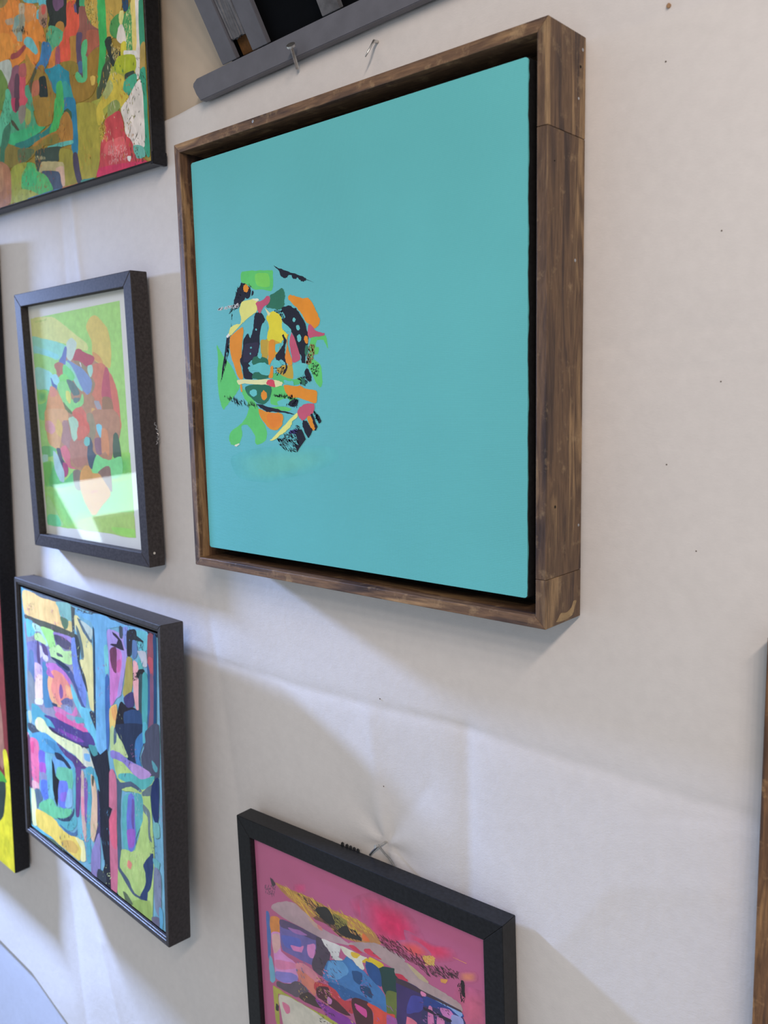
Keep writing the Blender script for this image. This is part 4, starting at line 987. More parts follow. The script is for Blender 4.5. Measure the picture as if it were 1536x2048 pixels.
def build_art(name, text, y, rect, mat, parent, ground, gain=1.0, extra=(), jit=0.00018, skip=0, grow=0.0, grey=0.0):
    """all brush marks of one picture as ONE thin sheet of paint just in front of its ground"""
    x0, x1, z0, z1 = rect
    V, Fc, col = [], [], []
    g = np.array(gain) / E_LIGHT
    gc = np.array(hexlin(ground, g))

    def clampz(p):
        return (min(max(p[0], x0), x1), min(max(p[1], z0), z1))

    def poly(P, c, yy, a=1.0):
        b = len(V)
        for p in P:
            q = clampz(p)
            V.append((q[0], yy, q[1]))
            col.append((*c, a))
        Fc.append(list(range(b, b + len(P))))

    lines = [l.split() for l in text.strip().splitlines()][skip:] + list(extra)
    for i, ln in enumerate(lines):
        c = hexlin(ln[0], g)
        if grey:      # colours pulled towards grey
            m_ = 0.3 * c[0] + 0.6 * c[1] + 0.1 * c[2]
            c = tuple(v + (m_ - v) * grey for v in c)
        P = np.array([[float(a) * 1e-4 for a in t.split(',')] for t in ln[2:]])
        yy = y - 0.00002 - i * 0.0000015
        fl = ln[1][0]
        if fl in 'sp':
            poly(P, c, yy)
        elif fl == '-':
            Q = catmull(P)
            Q += rng.normal(0, jit, Q.shape)
            if grow:      # let neighbouring strokes run into one another
                dq = np.roll(Q, -1, 0) - np.roll(Q, 1, 0)
                nq = np.stack([dq[:, 1], -dq[:, 0]], 1) / (np.linalg.norm(dq, axis=1)[:, None] + 1e-9)
                area = np.sum(Q[:, 0] * np.roll(Q[:, 1], -1) - np.roll(Q[:, 0], -1) * Q[:, 1])
                Q += nq * (grow if area > 0 else -grow)
            poly(Q, c, yy)
        elif fl == 'f':
            Q = catmull(P)
            ctr = Q.mean(0)
            b = len(V)
            n = len(Q)
            for s, a in ((0.0, 1), (0.40, 0.92), (0.70, 0.6), (0.95, 0.25), (1.22, 0.0)):
                for p in Q:
                    q = clampz(ctr + (p - ctr) * s)
                    V.append((q[0], yy, q[1]))
                    col.append((*(gc + (np.array(c) - gc) * a), 1.0))
            for r in range(4):
                for k in range(n):
                    k2 = (k + 1) % n
                    Fc.append([b + r * n + k, b + r * n + k2, b + (r + 1) * n + k2, b + (r + 1) * n + k])
        elif fl == 'd':
            cnt, ang = ln[1][1:].split(',')
            ang = math.radians(float(ang))
            lo, hi = P.min(0), P.max(0)
            size = (hi - lo).mean()
            k = tries = 0
            while k < int(cnt) and tries < 4000:
                tries += 1
                p = lo + (hi - lo) * rng.random(2)
                if not inside(p[0], p[1], P):
                    continue
                L = size * (0.02 + 0.09 * rng.random() ** 2) + 0.0003
                W = 0.00016 + 0.00035 * rng.random()
                a = ang + rng.normal(0, 0.25)
                u = np.array((math.cos(a), math.sin(a)))
                v = np.array((-u[1], u[0]))
                poly([p - u * L, p - u * L * .2 + v * W, p + u * L, p + u * L * .1 - v * W], c, yy - 0.0000005)
                k += 1
    me = bpy.data.meshes.new(name)
    me.from_pydata(V, [], Fc)
    me.update()
    at = me.color_attributes.new('Col', 'FLOAT_COLOR', 'POINT')
    at.data.foreach_set('color', np.array(col, dtype=np.float32).ravel())
    me.materials.append(mat)
    # all faces look into the room
    flip = [p.index for p in me.polygons if p.normal.y > 0]
    for k in flip:
        me.polygons[k].flip()
    o = bpy.data.objects.new(name, me)
    C.objects.link(o)
    o.parent = parent
    return o


def blobs(n, rect, avoid, pal, rmin, rmax):
    """loose brush blobs for stretches of a picture that lie outside the photograph"""
    out = []
    x0, x1, z0, z1 = rect
    while len(out) < n:
        cx, cz = x0 + (x1 - x0) * rng.random(), z0 + (z1 - z0) * rng.random()
        if avoid(cx, cz):
            continue
        r = rmin + (rmax - rmin) * rng.random()
        k = 7
        pts = ['%d,%d' % ((cx + r * (.6 + .6 * rng.random()) * .6 * math.cos(6.283 * i / k)) * 1e4, (cz + r * (.6 + .6 * rng.random()) * 1.3 * math.sin(6.283 * i / k)) * 1e4) for i in range(k)]
        out.append([pal[int(rng.integers(len(pal)))], '-'] + pts)
    return out


def scumble(n, cnt, rect, cols, size, ang=(60, 120)):
    """patches of loose dry brush strokes laid over a painting"""
    out = []
    x0, x1, z0, z1 = rect
    for _ in range(n):
        cx, cz = x0 + (x1 - x0) * rng.random(), z0 + (z1 - z0) * rng.random()
        s = size * (0.5 + rng.random())
        q = ['%d,%d' % ((cx + a * s) * 1e4, (cz + c * s * 1.5) * 1e4) for a, c in ((-1, -1), (1, -.8), (.8, 1), (-.9, .9))]
        out.append([cols[int(rng.integers(len(cols)))], 'd%d,%d' % (cnt, rng.integers(*ang))] + q)
    return out


def pal_of(text, skip=1):
    return [l.split()[0] for l in text.strip().splitlines()][skip:]


def pose(k):
    m = POSE[k]
    return Matrix((m[0], m[1], m[2], (0, 0, 0, 1)))


def rail_bm(side, W, H, fw, y0, y1, t0=0.0, t1=1.0, bev=0.0004):
    """one mitred rail of a picture frame; t0..t1 cuts a stretch out of its length"""
    w2, h2 = W / 2, H / 2
    quads = {'top': [(-w2, h2), (w2, h2), (w2 - fw, h2 - fw), (-w2 + fw, h2 - fw)],
             'bottom': [(-w2, -h2), (w2, -h2), (w2 - fw, -h2 + fw), (-w2 + fw, -h2 + fw)],
             'left': [(-w2, -h2), (-w2, h2), (-w2 + fw, h2 - fw), (-w2 + fw, -h2 + fw)],
             'right': [(w2, -h2), (w2, h2), (w2 - fw, h2 - fw), (w2 - fw, -h2 + fw)]}
    a, b, c, d = [Vector(q) for q in quads[side]]
    A, B = a.lerp(b, t0), a.lerp(b, t1)
    if t0 > 0:
        D = Vector((d.x, A.y))
    else:
        D = d
    if t1 < 1:
        Cc = Vector((c.x, B.y))
    else:
        Cc = c
    bm = bmesh.new()
    prism(bm, [tuple(A), tuple(B), tuple(Cc), tuple(D)], 'y', y0, y1)
    bmesh.ops.recalc_face_normals(bm, faces=bm.faces)
    if bev:
        bmesh.ops.bevel(bm, geom=bm.edges[:], offset=bev, segments=2, affect='EDGES', profile=0.5)
    return bm


def rounded(w2, h2, r, n=5):
    out = []
    for cx, cz, a0 in ((w2 - r, h2 - r, 0), (-w2 + r, h2 - r, 90), (-w2 + r, -h2 + r, 180), (w2 - r, -h2 + r, 270)):
        for k in range(n + 1):
            a = math.radians(a0 + 90 * k / n)
            out.append((cx + r * math.cos(a), cz + r * math.sin(a)))
    return out


# ------------------------------------------------------------------ the setting
M_wall = mat_plain('beige_wall_paint', (0.60, 0.50, 0.385), 0.85, 0.06, 25, 0.15)
wall = mesh_obj('wall_back', [(-2.2, 0.008, -1.6), (1.6, 0.008, -1.6), (1.6, 0.008, 1.4), (-2.2, 0.008, 1.4),
                              (-2.2, 0.10, -1.6), (1.6, 0.10, -1.6), (1.6, 0.10, 1.4), (-2.2, 0.10, 1.4)],
                [(0, 1, 2, 3), (7, 6, 5, 4), (0, 4, 5, 1), (3, 2, 6, 7), (1, 5, 6, 2), (0, 3, 7, 4)], M_wall)
wall['kind'] = 'structure'


def mat_paper(name, tint=(0.80, 0.775, 0.755)):
    t = NT(name)
    v = t.coords((1, 1, 1))
    fib = t.noise(t.coords((1, 1, 2.2)), 420, 5, 0.75, 0.4)
    mot = t.noise(v, 120, 4, 0.6)
    big = t.noise(v, 7, 3, 0.5)
    col = t.ramp(big, [(0.3, tuple(c * 0.965 for c in tint)), (0.7, tint)])
    f = t.ramp(mot, [(0.3, (0.97, 0.97, 0.97)), (0.7, (1.02, 1.02, 1.02))])
    col = t.mix(1.0, col, f, 'MULTIPLY')
    n = t.bump(fib, 0.28, 0.0006)
    n = t.bump(mot, 0.2, 0.0010, n)
    return t.done(col, 0.92, n, 0.2)


M_paper = mat_paper('white_paper')
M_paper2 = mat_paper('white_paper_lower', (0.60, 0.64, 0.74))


def seg_dist(X, Z, pts):
    """distance to a polyline, and signed side"""
    best = np.full(X.shape, 9.0)
    for (ax, az), (bx, bz) in zip(pts, pts[1:]):
        dx, dz = bx - ax, bz - az
        L2 = dx * dx + dz * dz
        t = np.clip(((X - ax) * dx + (Z - az) * dz) / L2, 0, 1)
        d = np.hypot(X - ax - t * dx, Z - az - t * dz)
        best = np.minimum(best, d)
    return best


def paper_relief(X, Z):
    """height towards the room, metres"""
    h = np.zeros_like(X)
    r2 = np.random.default_rng(5)
    for k in range(26):
        a = r2.random() * math.pi
        wl = 0.07 + 0.30 * r2.random()
        ph = r2.random() * 6.283
        h += 0.000085 * (wl / 0.12) * np.sin(2 * math.pi * (X * math.cos(a) + Z * math.sin(a)) / wl + ph)
    def V(pts, A, wd):
        nonlocal h
        h -= A * np.exp(-seg_dist(X, Z, pts) / wd)
    # the long fold across the sheet, and the fold straight down from it
    V([(-0.36, -0.2700), (-0.181, -0.2704), (-0.0894, -0.2712), (0.0, -0.2682), (0.057, -0.2648), (0.1083, -0.2653), (0.1956, -0.2665), (0.2392, -0.2680), (0.30, -0.265)], 0.0015, 0.006)
    V([(0.02, -0.2600), (0.0769, -0.2590), (0.10, -0.2588)], -0.0004, 0.0020)
    V([(0.0770, -0.266), (0.0778, -0.3011), (0.0781, -0.3539), (0.0778, -0.60)], 0.0022, 0.016)
    V([(0.2184, -0.2840), (0.2453, -0.2770), (0.31, -0.2660)], 0.0004, 0.003)
    V([(0.150, -0.0092), (0.1673, -0.0066), (0.209, -0.0004), (0.262, 0.0040)], 0.00045, 0.0018)
    V([(0.150, -0.0240), (0.1675, -0.0228), (0.2323, -0.0194), (0.32, -0.0200)], 0.00035, 0.0022)
    V([(-0.225, -0.14), (-0.2178, -0.1807), (-0.2111, -0.236), (-0.198, -0.3047), (-0.1829, -0.397), (-0.17, -0.60)], 0.0010, 0.010)
    V([(-0.405, 0.19), (-0.4025, 0.1596), (-0.3982, 0.1203), (-0.3900, 0.05)], -0.0016, 0.007)
    V([(-0.430, 0.19), (-0.425, 0.05)], 0.0010, 0.010)
    V([(-0.45, -0.66), (-0.40, -0.80), (-0.36, -0.95)], -0.0016, 0.02)
    V([(-0.52, -0.62), (-0.50, -0.80)], 0.0012, 0.015)
    V([(-0.30, -0.62), (-0.24, -0.72), (-0.10, -0.80)], 0.0010, 0.02)
    V([(0.15, -0.40), (0.19, -0.34), (0.25, -0.32)], -0.0012, 0.03)
    V([(0.10, 0.186), (0.18, 0.168), (0.26, 0.165)], 0.0008, 0.012)
    # puckers round the hook over the pink picture and round the bent nail
    for px, pz, A, rr, nf in ((-0.0030, -0.3800, 0.0034, 0.040, 5), (0.0060, 0.2075, 0.0022, 0.018, 4)):
        r = np.hypot(X - px, Z - pz)
        th = np.arctan2(Z - pz, X - px)
        h -= A * np.exp(-r / rr) * (1 + 0.45 * np.cos(nf * th + 0.8)) 
    V([(-0.003, -0.380), (-0.012, -0.303), (-0.015, -0.275)], -0.0009, 0.012)
    V([(-0.003, -0.380), (0.045, -0.315)], 0.0006, 0.012)
    return h


def sheet(name, x0, x1, zb, zt, step, mat, base, label, curl=None):
    nx = int((x1 - x0) / step) + 1
    nz = int(1.42 / step) + 1
    xs = np.linspace(x0, x1, nx)
    T = np.linspace(0, 1, nz)
    X = np.repeat(xs[None, :], nz, 0)
    ZB, ZT = zb(xs), zt(xs)
    Z = ZB[None, :] + (ZT - ZB)[None, :] * T[:, None]
    h = paper_relief(X, Z) * np.clip((ZT[None, :] - Z) / 0.03, 0.15, 1)
    Y = base - np.clip(h, -0.0042 if base < 0.004 else -0.0003, 0.006 if base < 0.004 else 0.0003)
    if curl is not None:
        Y = Y + curl(X, Z)
    V = np.stack([X, Y, Z], -1).reshape(-1, 3)
    i = np.arange(nz - 1)[:, None] * nx + np.arange(nx - 1)[None, :]
    i = i.ravel()
    Fq = np.stack([i, i + 1, i + nx + 1, i + nx], -1)
    me = bpy.data.meshes.new(name)
    me.vertices.add(len(V))
    me.vertices.foreach_set('co', V.ravel())
    me.loops.add(len(Fq) * 4)
    me.loops.foreach_set('vertex_index', Fq.ravel().astype(np.int32))
    me.polygons.add(len(Fq))
    me.polygons.foreach_set('loop_start', np.arange(0, len(Fq) * 4, 4, dtype=np.int32))
    me.polygons.foreach_set('use_smooth', np.ones(len(Fq), dtype=bool))
    me.update()
    me.validate()
    me.materials.append(mat)
    o = bpy.data.objects.new(name, me)
    C.objects.link(o)
    so = o.modifiers.new('thickness', 'SOLIDIFY')
    so.thickness = 0.00025
    so.offset = -1
    tag(o, label, 'paper')
    return o


top_x = [-1.3, -0.30, -0.235, -0.185, -0.1215, -0.0141, 0.0483, 0.30, 0.9]
top_z = [0.170, 0.2075, 0.2106, 0.2133, 0.2150, 0.2195, 0.2216, 0.2300, 0.25]
bot_x = [-1.3, -0.80, -0.7236, -0.6379, -0.55, -0.45, -0.30, 0.9]
bot_z = [-0.76, -0.774, -0.7782, -0.7853, -0.8122, -0.86, -0.98, -1.20]
sheet('paper_sheet', -1.05, 0.80, lambda x: np.interp(x, bot_x, bot_z), lambda x: np.interp(x, top_x, top_z) + 0.0006 * np.sin(x * 90) * np.exp(-((x + .1) / .2) ** 2),
      0.0034, M_paper, 0.0030, 'large creased white paper sheet covering the wall behind the pictures')
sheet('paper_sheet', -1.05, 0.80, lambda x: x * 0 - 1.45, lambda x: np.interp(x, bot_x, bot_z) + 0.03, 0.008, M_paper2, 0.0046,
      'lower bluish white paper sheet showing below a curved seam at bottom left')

# added unseen glow panel far left, shaped for the reflection in the picture glass
M_glow = bpy.data.materials.new('reflection_glow')
M_glow.use_nodes = True
nt = M_glow.node_tree
nt.nodes.remove(nt.nodes['Principled BSDF'])
em = nt.nodes.new('ShaderNodeEmission')
em.inputs['Color'].default_value = (0.72, 0.90, 1.0, 1)
em.inputs['Strength'].default_value = 5.2
nt.links.new(em.outputs[0], nt.nodes['Material Output'].inputs['Surface'])
M_border = mat_plain('panel_border_paint', (0.10, 0.10, 0.11), 0.6)
rpanel = empty('reflection_panel', Matrix.Translation((-2.0, -1.05, -0.45)))
rpanel['kind'] = 'structure'


def yz_plate(name, pts, x0, x1, mat):
    bm = bmesh.new()
    prism(bm, [(a + 1.05, b + 0.45) for a, b in pts], 'x', x0, x1)
    return bm_obj(name, bm, mat, rpanel)


yz_plate('pane', [(-0.781, -0.284), (-1.34, -0.254), (-1.34, -0.385), (-0.895, -0.392)], -0.01, 0.0, M_glow)  # added glowing plates, outlined to match the bright band in the glass
yz_plate('pane', [(-0.785, -0.2900), (-0.893, -0.392), (-0.930, -0.50), (-0.880, -0.50)], -0.01, 0.0, M_glow)
yz_plate('panel_border', [(-0.70, -0.22), (-1.42, -0.18), (-1.42, -0.252), (-0.70, -0.282)], -0.03, 0.02, M_border)  # dark borders added along the glowing plates
yz_plate('panel_border', [(-0.90, -0.398), (-1.42, -0.388), (-1.42, -0.56), (-0.94, -0.56)], -0.03, 0.02, M_border)

# ------------------------------------------------------------------ 1: turquoise canvas in a brown wooden tray frame
WX = [mat_wood('stained_wood_x%d' % i, 'x', 1 + i * 3.1, 0.9, (1.35, 1.3, 1.25)) for i in range(2)]
WZ = [mat_wood('stained_wood_z%d' % i, 'z', 2 + i * 2.7, p) for i, p in enumerate((0.8, 0.3, 0.9, 0.5))]
WZ[3] = mat_wood('stained_wood_left', 'z', 12.4, 0.9, (1.35, 1.3, 1.25))
M_nail = mat_metal('nail_steel', (0.55, 0.55, 0.56), 0.35)
M_dark = mat_plain('dark_nail_hole', (0.01, 0.008, 0.006), 0.9)

W1 = 0.3351
H1 = 0.3350
D1 = 0.0412
FW1 = 0.0068
p1 = empty('framed_painting', pose('main'))
tag(p1, 'turquoise canvas with a small colourful abstract head, in a deep brown stained wooden frame', 'painting')
bm_obj('frame_rail', rail_bm('top', W1, H1, FW1, 0, -D1), WX[0], p1)
bm_obj('frame_rail', rail_bm('bottom', W1, H1, FW1, 0, -D1), WX[1], p1)
bm_obj('frame_rail', rail_bm('left', W1, H1, FW1, 0, -D1), WZ[3], p1)
zc1, zc2 = (-0.1382 + H1 / 2) / H1, (0.1125 + H1 / 2) / H1
ra = bm_obj('frame_rail', rail_bm('right', W1, H1, FW1, 0, -D1, 0, zc1 - .0004, .0003), WZ[2], p1)
rb = bm_obj('frame_rail', rail_bm('right', W1, H1, FW1, 0, -D1, zc1 + .0004, zc2 - .0004, .0003), WZ[1], p1)
rc = bm_obj('frame_rail', rail_bm('right', W1, H1, FW1, 0, -D1, zc2 + .0004, 1, .0003), WZ[0], p1)
for par, y, z, r, m in ((rc, -0.0079, 0.1331, 0.0008, M_nail), (rb, -0.0103, 0.0444, 0.0010, M_nail), (rb, -0.0312, -0.0963, 0.0009, M_dark),
                        (rb, -0.0034, -0.1105, 0.0009, M_nail), (rc, -0.0036, 0.1600, 0.0010, M_nail), (rc, -0.0060, 0.1505, 0.0008, M_dark), (rb, -0.0340, 0.0950, 0.0004, M_dark)):
    bm = bmesh.new()
    tube(bm, [(W1 / 2 - 0.002, y, z), (W1 / 2 + 0.0001, y, z), (W1 / 2 + 0.0004, y, z)], [r, r, r * 0.6], 10)
    bm_obj('nail_head', bm, m, par)
# raw pale chip at the lower right corner of the frame
M_chip = mat_plain('raw_wood_chip', (0.36, 0.25, 0.13), 0.8, 0.25, 200)
chip = [(-0.0290, -0.1655), (-0.0200, -0.1662), (-0.0100, -0.1650), (-0.0070, -0.1600), (-0.0050, -0.1570), (-0.0085, -0.1565), (-0.0110, -0.1600), (-0.0170, -0.1620), (-0.0235, -0.1610), (-0.0265, -0.1635)]
bm = bmesh.new()
prism(bm, [tuple(q) for q in catmull(chip, 3)], 'x', W1 / 2 - 0.001, W1 / 2 + 0.00012)
bm_obj('wood_chip', bm, M_chip, ra)
# notch with a brad in the top rail
bm = bmesh.new()
tube(bm, [(-0.0723, -D1 + .002, 0.1650), (-0.0723, -D1 - .0002, 0.1650), (-0.0723, -D1 - .00045, 0.1650)], [0.0011, 0.0011, 0.0006], 10)
bm_obj('nail_head', bm, M_nail, p1)

M_back = mat_black('black_tray', (0.008, 0.007, 0.006), 0.8)
bm_obj('backing_board', box_bm(-W1 / 2 + FW1, W1 / 2 - FW1, -0.006, -0.001, -H1 / 2 + FW1, H1 / 2 - FW1), M_back, p1)

M_edge = mat_black('black_canvas_edge', (0.009, 0.009, 0.010), 0.7, 0.4, 0.3)
CW, CH = 0.1520, 0.1512
CY = -0.0385
cx1 = 0.0018


def mat_canvas(name, col):
    t = NT(name)
    n = t.noise(t.coords((1, 1, 1)), 12, 4, 0.5)
    c = t.ramp(n, [(0.3, tuple(x * 0.965 for x in col)), (0.7, tuple(x * 1.03 for x in col))])
    w1, w2 = weave_waves(t)
    br = t.noise(t.coords((25, 25, 90)), 2.0, 4, 0.6)
    nm = t.bump(w1, 0.17, 0.0004)
    nm = t.bump(w2, 0.17, 0.0004, nm)
    nm = t.bump(br, 0.12, 0.0010, nm)
    return t.done(c, 0.6, nm, 0.15)


M_teal = mat_canvas('turquoise_paint', hexlin('5eb0b2', 0.94 / E_LIGHT))
cv = bm_obj('canvas', box_bm(cx1 - CW, cx1 + CW, CY, -0.006, -CH, CH, 0.0012, 3), M_edge, p1)
# the painted face: slightly uneven along its right edge where paint laps over the fold
face = rounded(CW - 0.0002, CH - 0.0002, 0.0020)
bm = bmesh.new()
Pf = []
for a, b in zip(face, face[1:] + face[:1]):
    k = max(1, int(math.hypot(a[0] - b[0], a[1] - b[1]) / 0.004))
    for i in range(k):
        x, z = a[0] + (b[0] - a[0]) * i / k, a[1] + (b[1] - a[1]) * i / k
        if x > CW - 0.002:
            x += 0.00012 * math.sin(z * 140) + rng.normal(0, 0.00007)
        Pf.append((x + cx1, z))
prism(bm, Pf, 'y', CY - 0.00025, CY + 0.001)
bm_obj('painted_face', bm, M_teal, cv)
PM = mat_paint('flat_paint', 0.7, (40, 40, 40), 0.07, 0.08, weave=0.10, spec=0.06)
build_art('painted_design', ART['main'], CY - 0.00025, (cx1 - CW, cx1 + CW, -CH, CH), PM, cv, '5eb0b2', gain=0.94)

# ------------------------------------------------------------------ 2: green print behind glass in a black frame
M_glass = mat_glass('picture_glass')
M_blk2 = mat_black('satin_black_frame', (0.036, 0.032, 0.032), 0.6, 0.05, 0.08)
W2, H2, D2, FW2 = 0.2270, 0.2715, 0.0172, 0.0133
p2 = empty('framed_print', pose('green'))
tag(p2, 'green and orange abstract print with cream border behind glass, in a thin black frame', 'print')
for s in ('top', 'bottom', 'left', 'right'):
    bm_obj('frame_rail', rail_bm(s, W2, H2, FW2, 0, -D2, bev=0.0006), M_blk2, p2)
M_mat = mat_plain('cream_mat', hexlin('eee0b2', 1.3 / E_LIGHT), 0.9, 0.02, 60, 0.05)
bm_obj('mat_board', box_bm(-W2 / 2 + 0.012, W2 / 2 - 0.012, -0.009, -0.007, -H2 / 2 + 0.012, H2 / 2 - 0.012), M_mat, p2)
ga = ART['green'].strip().splitlines()[0].split()[2:]
gx = [float(t.split(',')[0]) * 1e-4 for t in ga]
gz = [float(t.split(',')[1]) * 1e-4 for t in ga]
PG = mat_paint('print_ink', 0.75, (60, 60, 60), 0.12, 0.05)
build_art('printed_design', ART['green'], -0.009, (min(gx), max(gx), min(gz), max(gz)), PG, p2, '8ed06a', gain=(1.28, 1.22, 1.02), grow=0.0006, grey=0.08)
bm_obj('glass_pane', box_bm(-W2 / 2 + 0.011, W2 / 2 - 0.011, -0.0128, -0.0112, -H2 / 2 + 0.011, H2 / 2 - 0.011), M_glass, p2)
bm_obj('backing_board', box_bm(-W2 / 2 + 0.011, W2 / 2 - 0.011, -0.0065, -0.003, -H2 / 2 + 0.011, H2 / 2 - 0.011), M_back, p2)
# twisted hanging wire peeping out behind the right-hand rail
bm = bmesh.new()
tube(bm, [(W2 / 2 - 0.004 + 0.0075 * math.sin(i * math.pi / 24) + 0.0012 * math.sin(i * 2.1), 0.0006 - 0.0025 + 0.0008 * math.cos(i * 2.1), 0.004 - i * 0.0013) for i in range(25)], 0.00045, 6)
bm_obj('hanging_wire', bm, M_nail, p2)
bm = bmesh.new()
tube(bm, [(W2 / 2 - 0.001, -0.0115, -0.1225), (W2 / 2 + 0.0003, -0.0115, -0.1225)], 0.0012, 8)
bm_obj('paint_chip', bm, mat_plain('chipped_white', (0.6, 0.58, 0.52), 0.8), p2)

# ------------------------------------------------------------------ 3: multicoloured canvas in a dark tray frame
M_dk3 = mat_black('dark_stained_frame', (0.030, 0.027, 0.029), 0.40, 0.4, 0.4)
W3, H3, D3, FW3 = 0.3169, 0.3065, 0.0237, 0.0050
p3 = empty('framed_painting', pose('city'))
tag(p3, 'blue, purple and yellow abstract canvas in a dark tray frame below the green print', 'painting')
for s in ('top', 'bottom', 'left', 'right'):
    r_ = bm_obj('frame_rail', rail_bm(s, W3, H3, FW3, 0, -D3, bev=0.0007), M_dk3, p3)
    bm_obj('inner_lip', rail_bm(s, W3 - 2 * FW3 - 0.0002, H3 - 2 * FW3 - 0.0002, 0.0020, -0.001, -D3 + 0.0012, bev=0.0004), M_dk3, r_)
bm_obj('backing_board', box_bm(-W3 / 2 + 0.006, W3 / 2 - 0.006, -0.004, -0.001, -H3 / 2 + 0.006, H3 / 2 - 0.006), M_back, p3)
c3x, c3z = 0.1482, 0.1432
cv3 = bm_obj('canvas', box_bm(-c3x, c3x, -0.0207, -0.004, -c3z, c3z, 0.0006), M_edge, p3)
PC = mat_paint('acrylic_paint', 0.5, (60, 60, 22), 0.20, 0.3)
build_art('painted_design', ART['city'], -0.0207, (-c3x, c3x, -c3z, c3z), PC, cv3, '6aa4c4', gain=(0.80, 0.76, 0.60), extra=scumble(50, 14, (-c3x, c3x, -c3z, c3z), ['5890c0', '504880', 'a0c0d0', '303850', 'b878b0', 'b8c890'], 0.010), grow=0.0004, grey=0.14)

# ------------------------------------------------------------------ 4: pink print behind glass
M_blk4 = mat_black('black_lacquer_frame', (0.009, 0.0095, 0.011), 0.35, 0.04, 0.22)
W4, H4, D4, FW4 = 0.2758, 0.3600, 0.0168, 0.0162
p4 = empty('framed_print', pose('pink'))
tag(p4, 'pink-ground mixed-media collage behind glass in a black frame, cut off by the photo\'s bottom edge', 'print')
for s in ('top', 'bottom', 'left', 'right'):
    bm_obj('frame_rail', rail_bm(s, W4, H4, FW4, 0, -D4, bev=0.0005), M_blk4, p4)
i4x, i4z = W4 / 2 - FW4 + 0.001, H4 / 2 - FW4 + 0.001
M_pink = mat_plain('pink_paper', hexlin('a9567c', 1.12 / E_LIGHT), 0.85, 0.05, 30, 0.05)
bm_obj('mat_board', box_bm(-i4x, i4x, -0.0115, -0.009, -i4z, i4z), M_pink, p4)
PP = mat_paint('collage_paint', 0.6, (50, 50, 50), 0.14, 0.2)
pal = pal_of(ART['pink'], 8)
ex4 = blobs(46, (-0.095, 0.105, -0.125, -0.02), lambda x, z: z > -0.03 + (x + 0.1) * 0.52 - 0.01, pal, 0.008, 0.024)
build_art('collage_design', ART['pink'], -0.0115, (-i4x, i4x, -i4z, i4z), PP, p4, 'a9567c', gain=1.12, extra=ex4 + scumble(40, 16, (-0.08, 0.09, 0.0, 0.09), ['c87898', '503050', '4878a8', 'c0a060', '302830', '9060a0'], 0.008, (-50, 20)), grow=0.0002)
bm_obj('glass_pane', box_bm(-i4x, i4x, -0.0140, -0.0125, -i4z, i4z), M_glass, p4)
bm_obj('backing_board', box_bm(-i4x, i4x, -0.0088, -0.003, -i4z, i4z), M_back, p4)
M_saw = mat_black('black_hanger', (0.02, 0.02, 0.02), 0.5)
for i, x in enumerate((-0.0255, -0.0205, -0.0165, -0.0125, -0.0085)):
    bm = bmesh.new()
    prism(bm, [(x - 0.0018, H4 / 2 - 0.004), (x + 0.0018, H4 / 2 - 0.004), (x + 0.0012, H4 / 2 + 0.0018 - i * 0.0001), (x, H4 / 2 + 0.0025 - i * 0.0001), (x - 0.0012, H4 / 2 + 0.0015)], 'y', -0.0004, 0.0006)
    bm_obj('hanger_tooth', bm, M_saw, p4)

# ------------------------------------------------------------------ 5: canvas with black sides, top left
W5, H5, D5 = 0.41, 0.51, 0.0155
p5 = empty('canvas_painting', pose('tl'))
tag(p5, 'unframed abstract canvas in orange, green and ochre with black painted sides, at top left', 'painting')
M_edge5 = mat_black('glossy_black_edge', (0.009, 0.009, 0.011), 0.35, 0.6, 0.2)
cv5 = bm_obj('canvas', box_bm(-W5 / 2, W5 / 2, -D5, 0, -H5 / 2, H5 / 2, 0.0022, 3), M_edge5, p5)
PT = mat_paint('thick_oil_paint', 0.45, (55, 55, 30), 0.26, 0.4, weave=0.08, spec=0.2)
pal = pal_of(ART['tl'])
ex5 = blobs(170, (-W5 / 2, W5 / 2, -H5 / 2, H5 / 2), lambda x, z: x > -0.09 and z < -0.03 or z < -0.02 and x > -0.085, pal, 0.012, 0.038)
base5 = ART['tl'].strip().splitlines()[0].split()[0]
full5 = [base5, 's'] + ['%d,%d' % (sx * (W5 / 2 - .0013) * 1e4, sz * (H5 / 2 - .0013) * 1e4) for sx, sz in ((-1, -1), (1, -1), (1, 1), (-1, 1))]
t5 = ' '.join(full5) + '\n' + '\n'.join(' '.join(e) for e in ex5) + ART['tl'].split('\n', 2)[0] + '\n' + '\n'.join(ART['tl'].strip().splitlines()[1:])
sc5 = scumble(48, 22, (-0.085, W5 / 2, -H5 / 2, -0.03), ['c8a050', 'e0c878', '6a4a30', '4a8a60', 'b8803c', 'a85040', 'd8d0b0', '3c4438', '8a8a40'], 0.012)
build_art('painted_design', t5, -D5, (-W5 / 2 + .0012, W5 / 2 - .0012, -H5 / 2 + .0012, H5 / 2 - .0012), PT, cv5, '9a8238', gain=0.88, extra=sc5, grow=0.0007)
# folded canvas corner at lower right
bm = bmesh.new()
prism(bm, [(W5 / 2 - 0.004, -H5 / 2 - 0.0010), (W5 / 2 + 0.0010, -H5 / 2 - 0.0012), (W5 / 2 + 0.0013, -H5 / 2 + 0.010), (W5 / 2 - 0.001, -H5 / 2 + 0.009)], 'y', -D5 * 0.96, -0.0005)
bmesh.ops.bevel(bm, geom=bm.edges[:], offset=0.00045, segments=2, affect='EDGES')
bm_obj('corner_fold', bm, M_edge5, cv5)

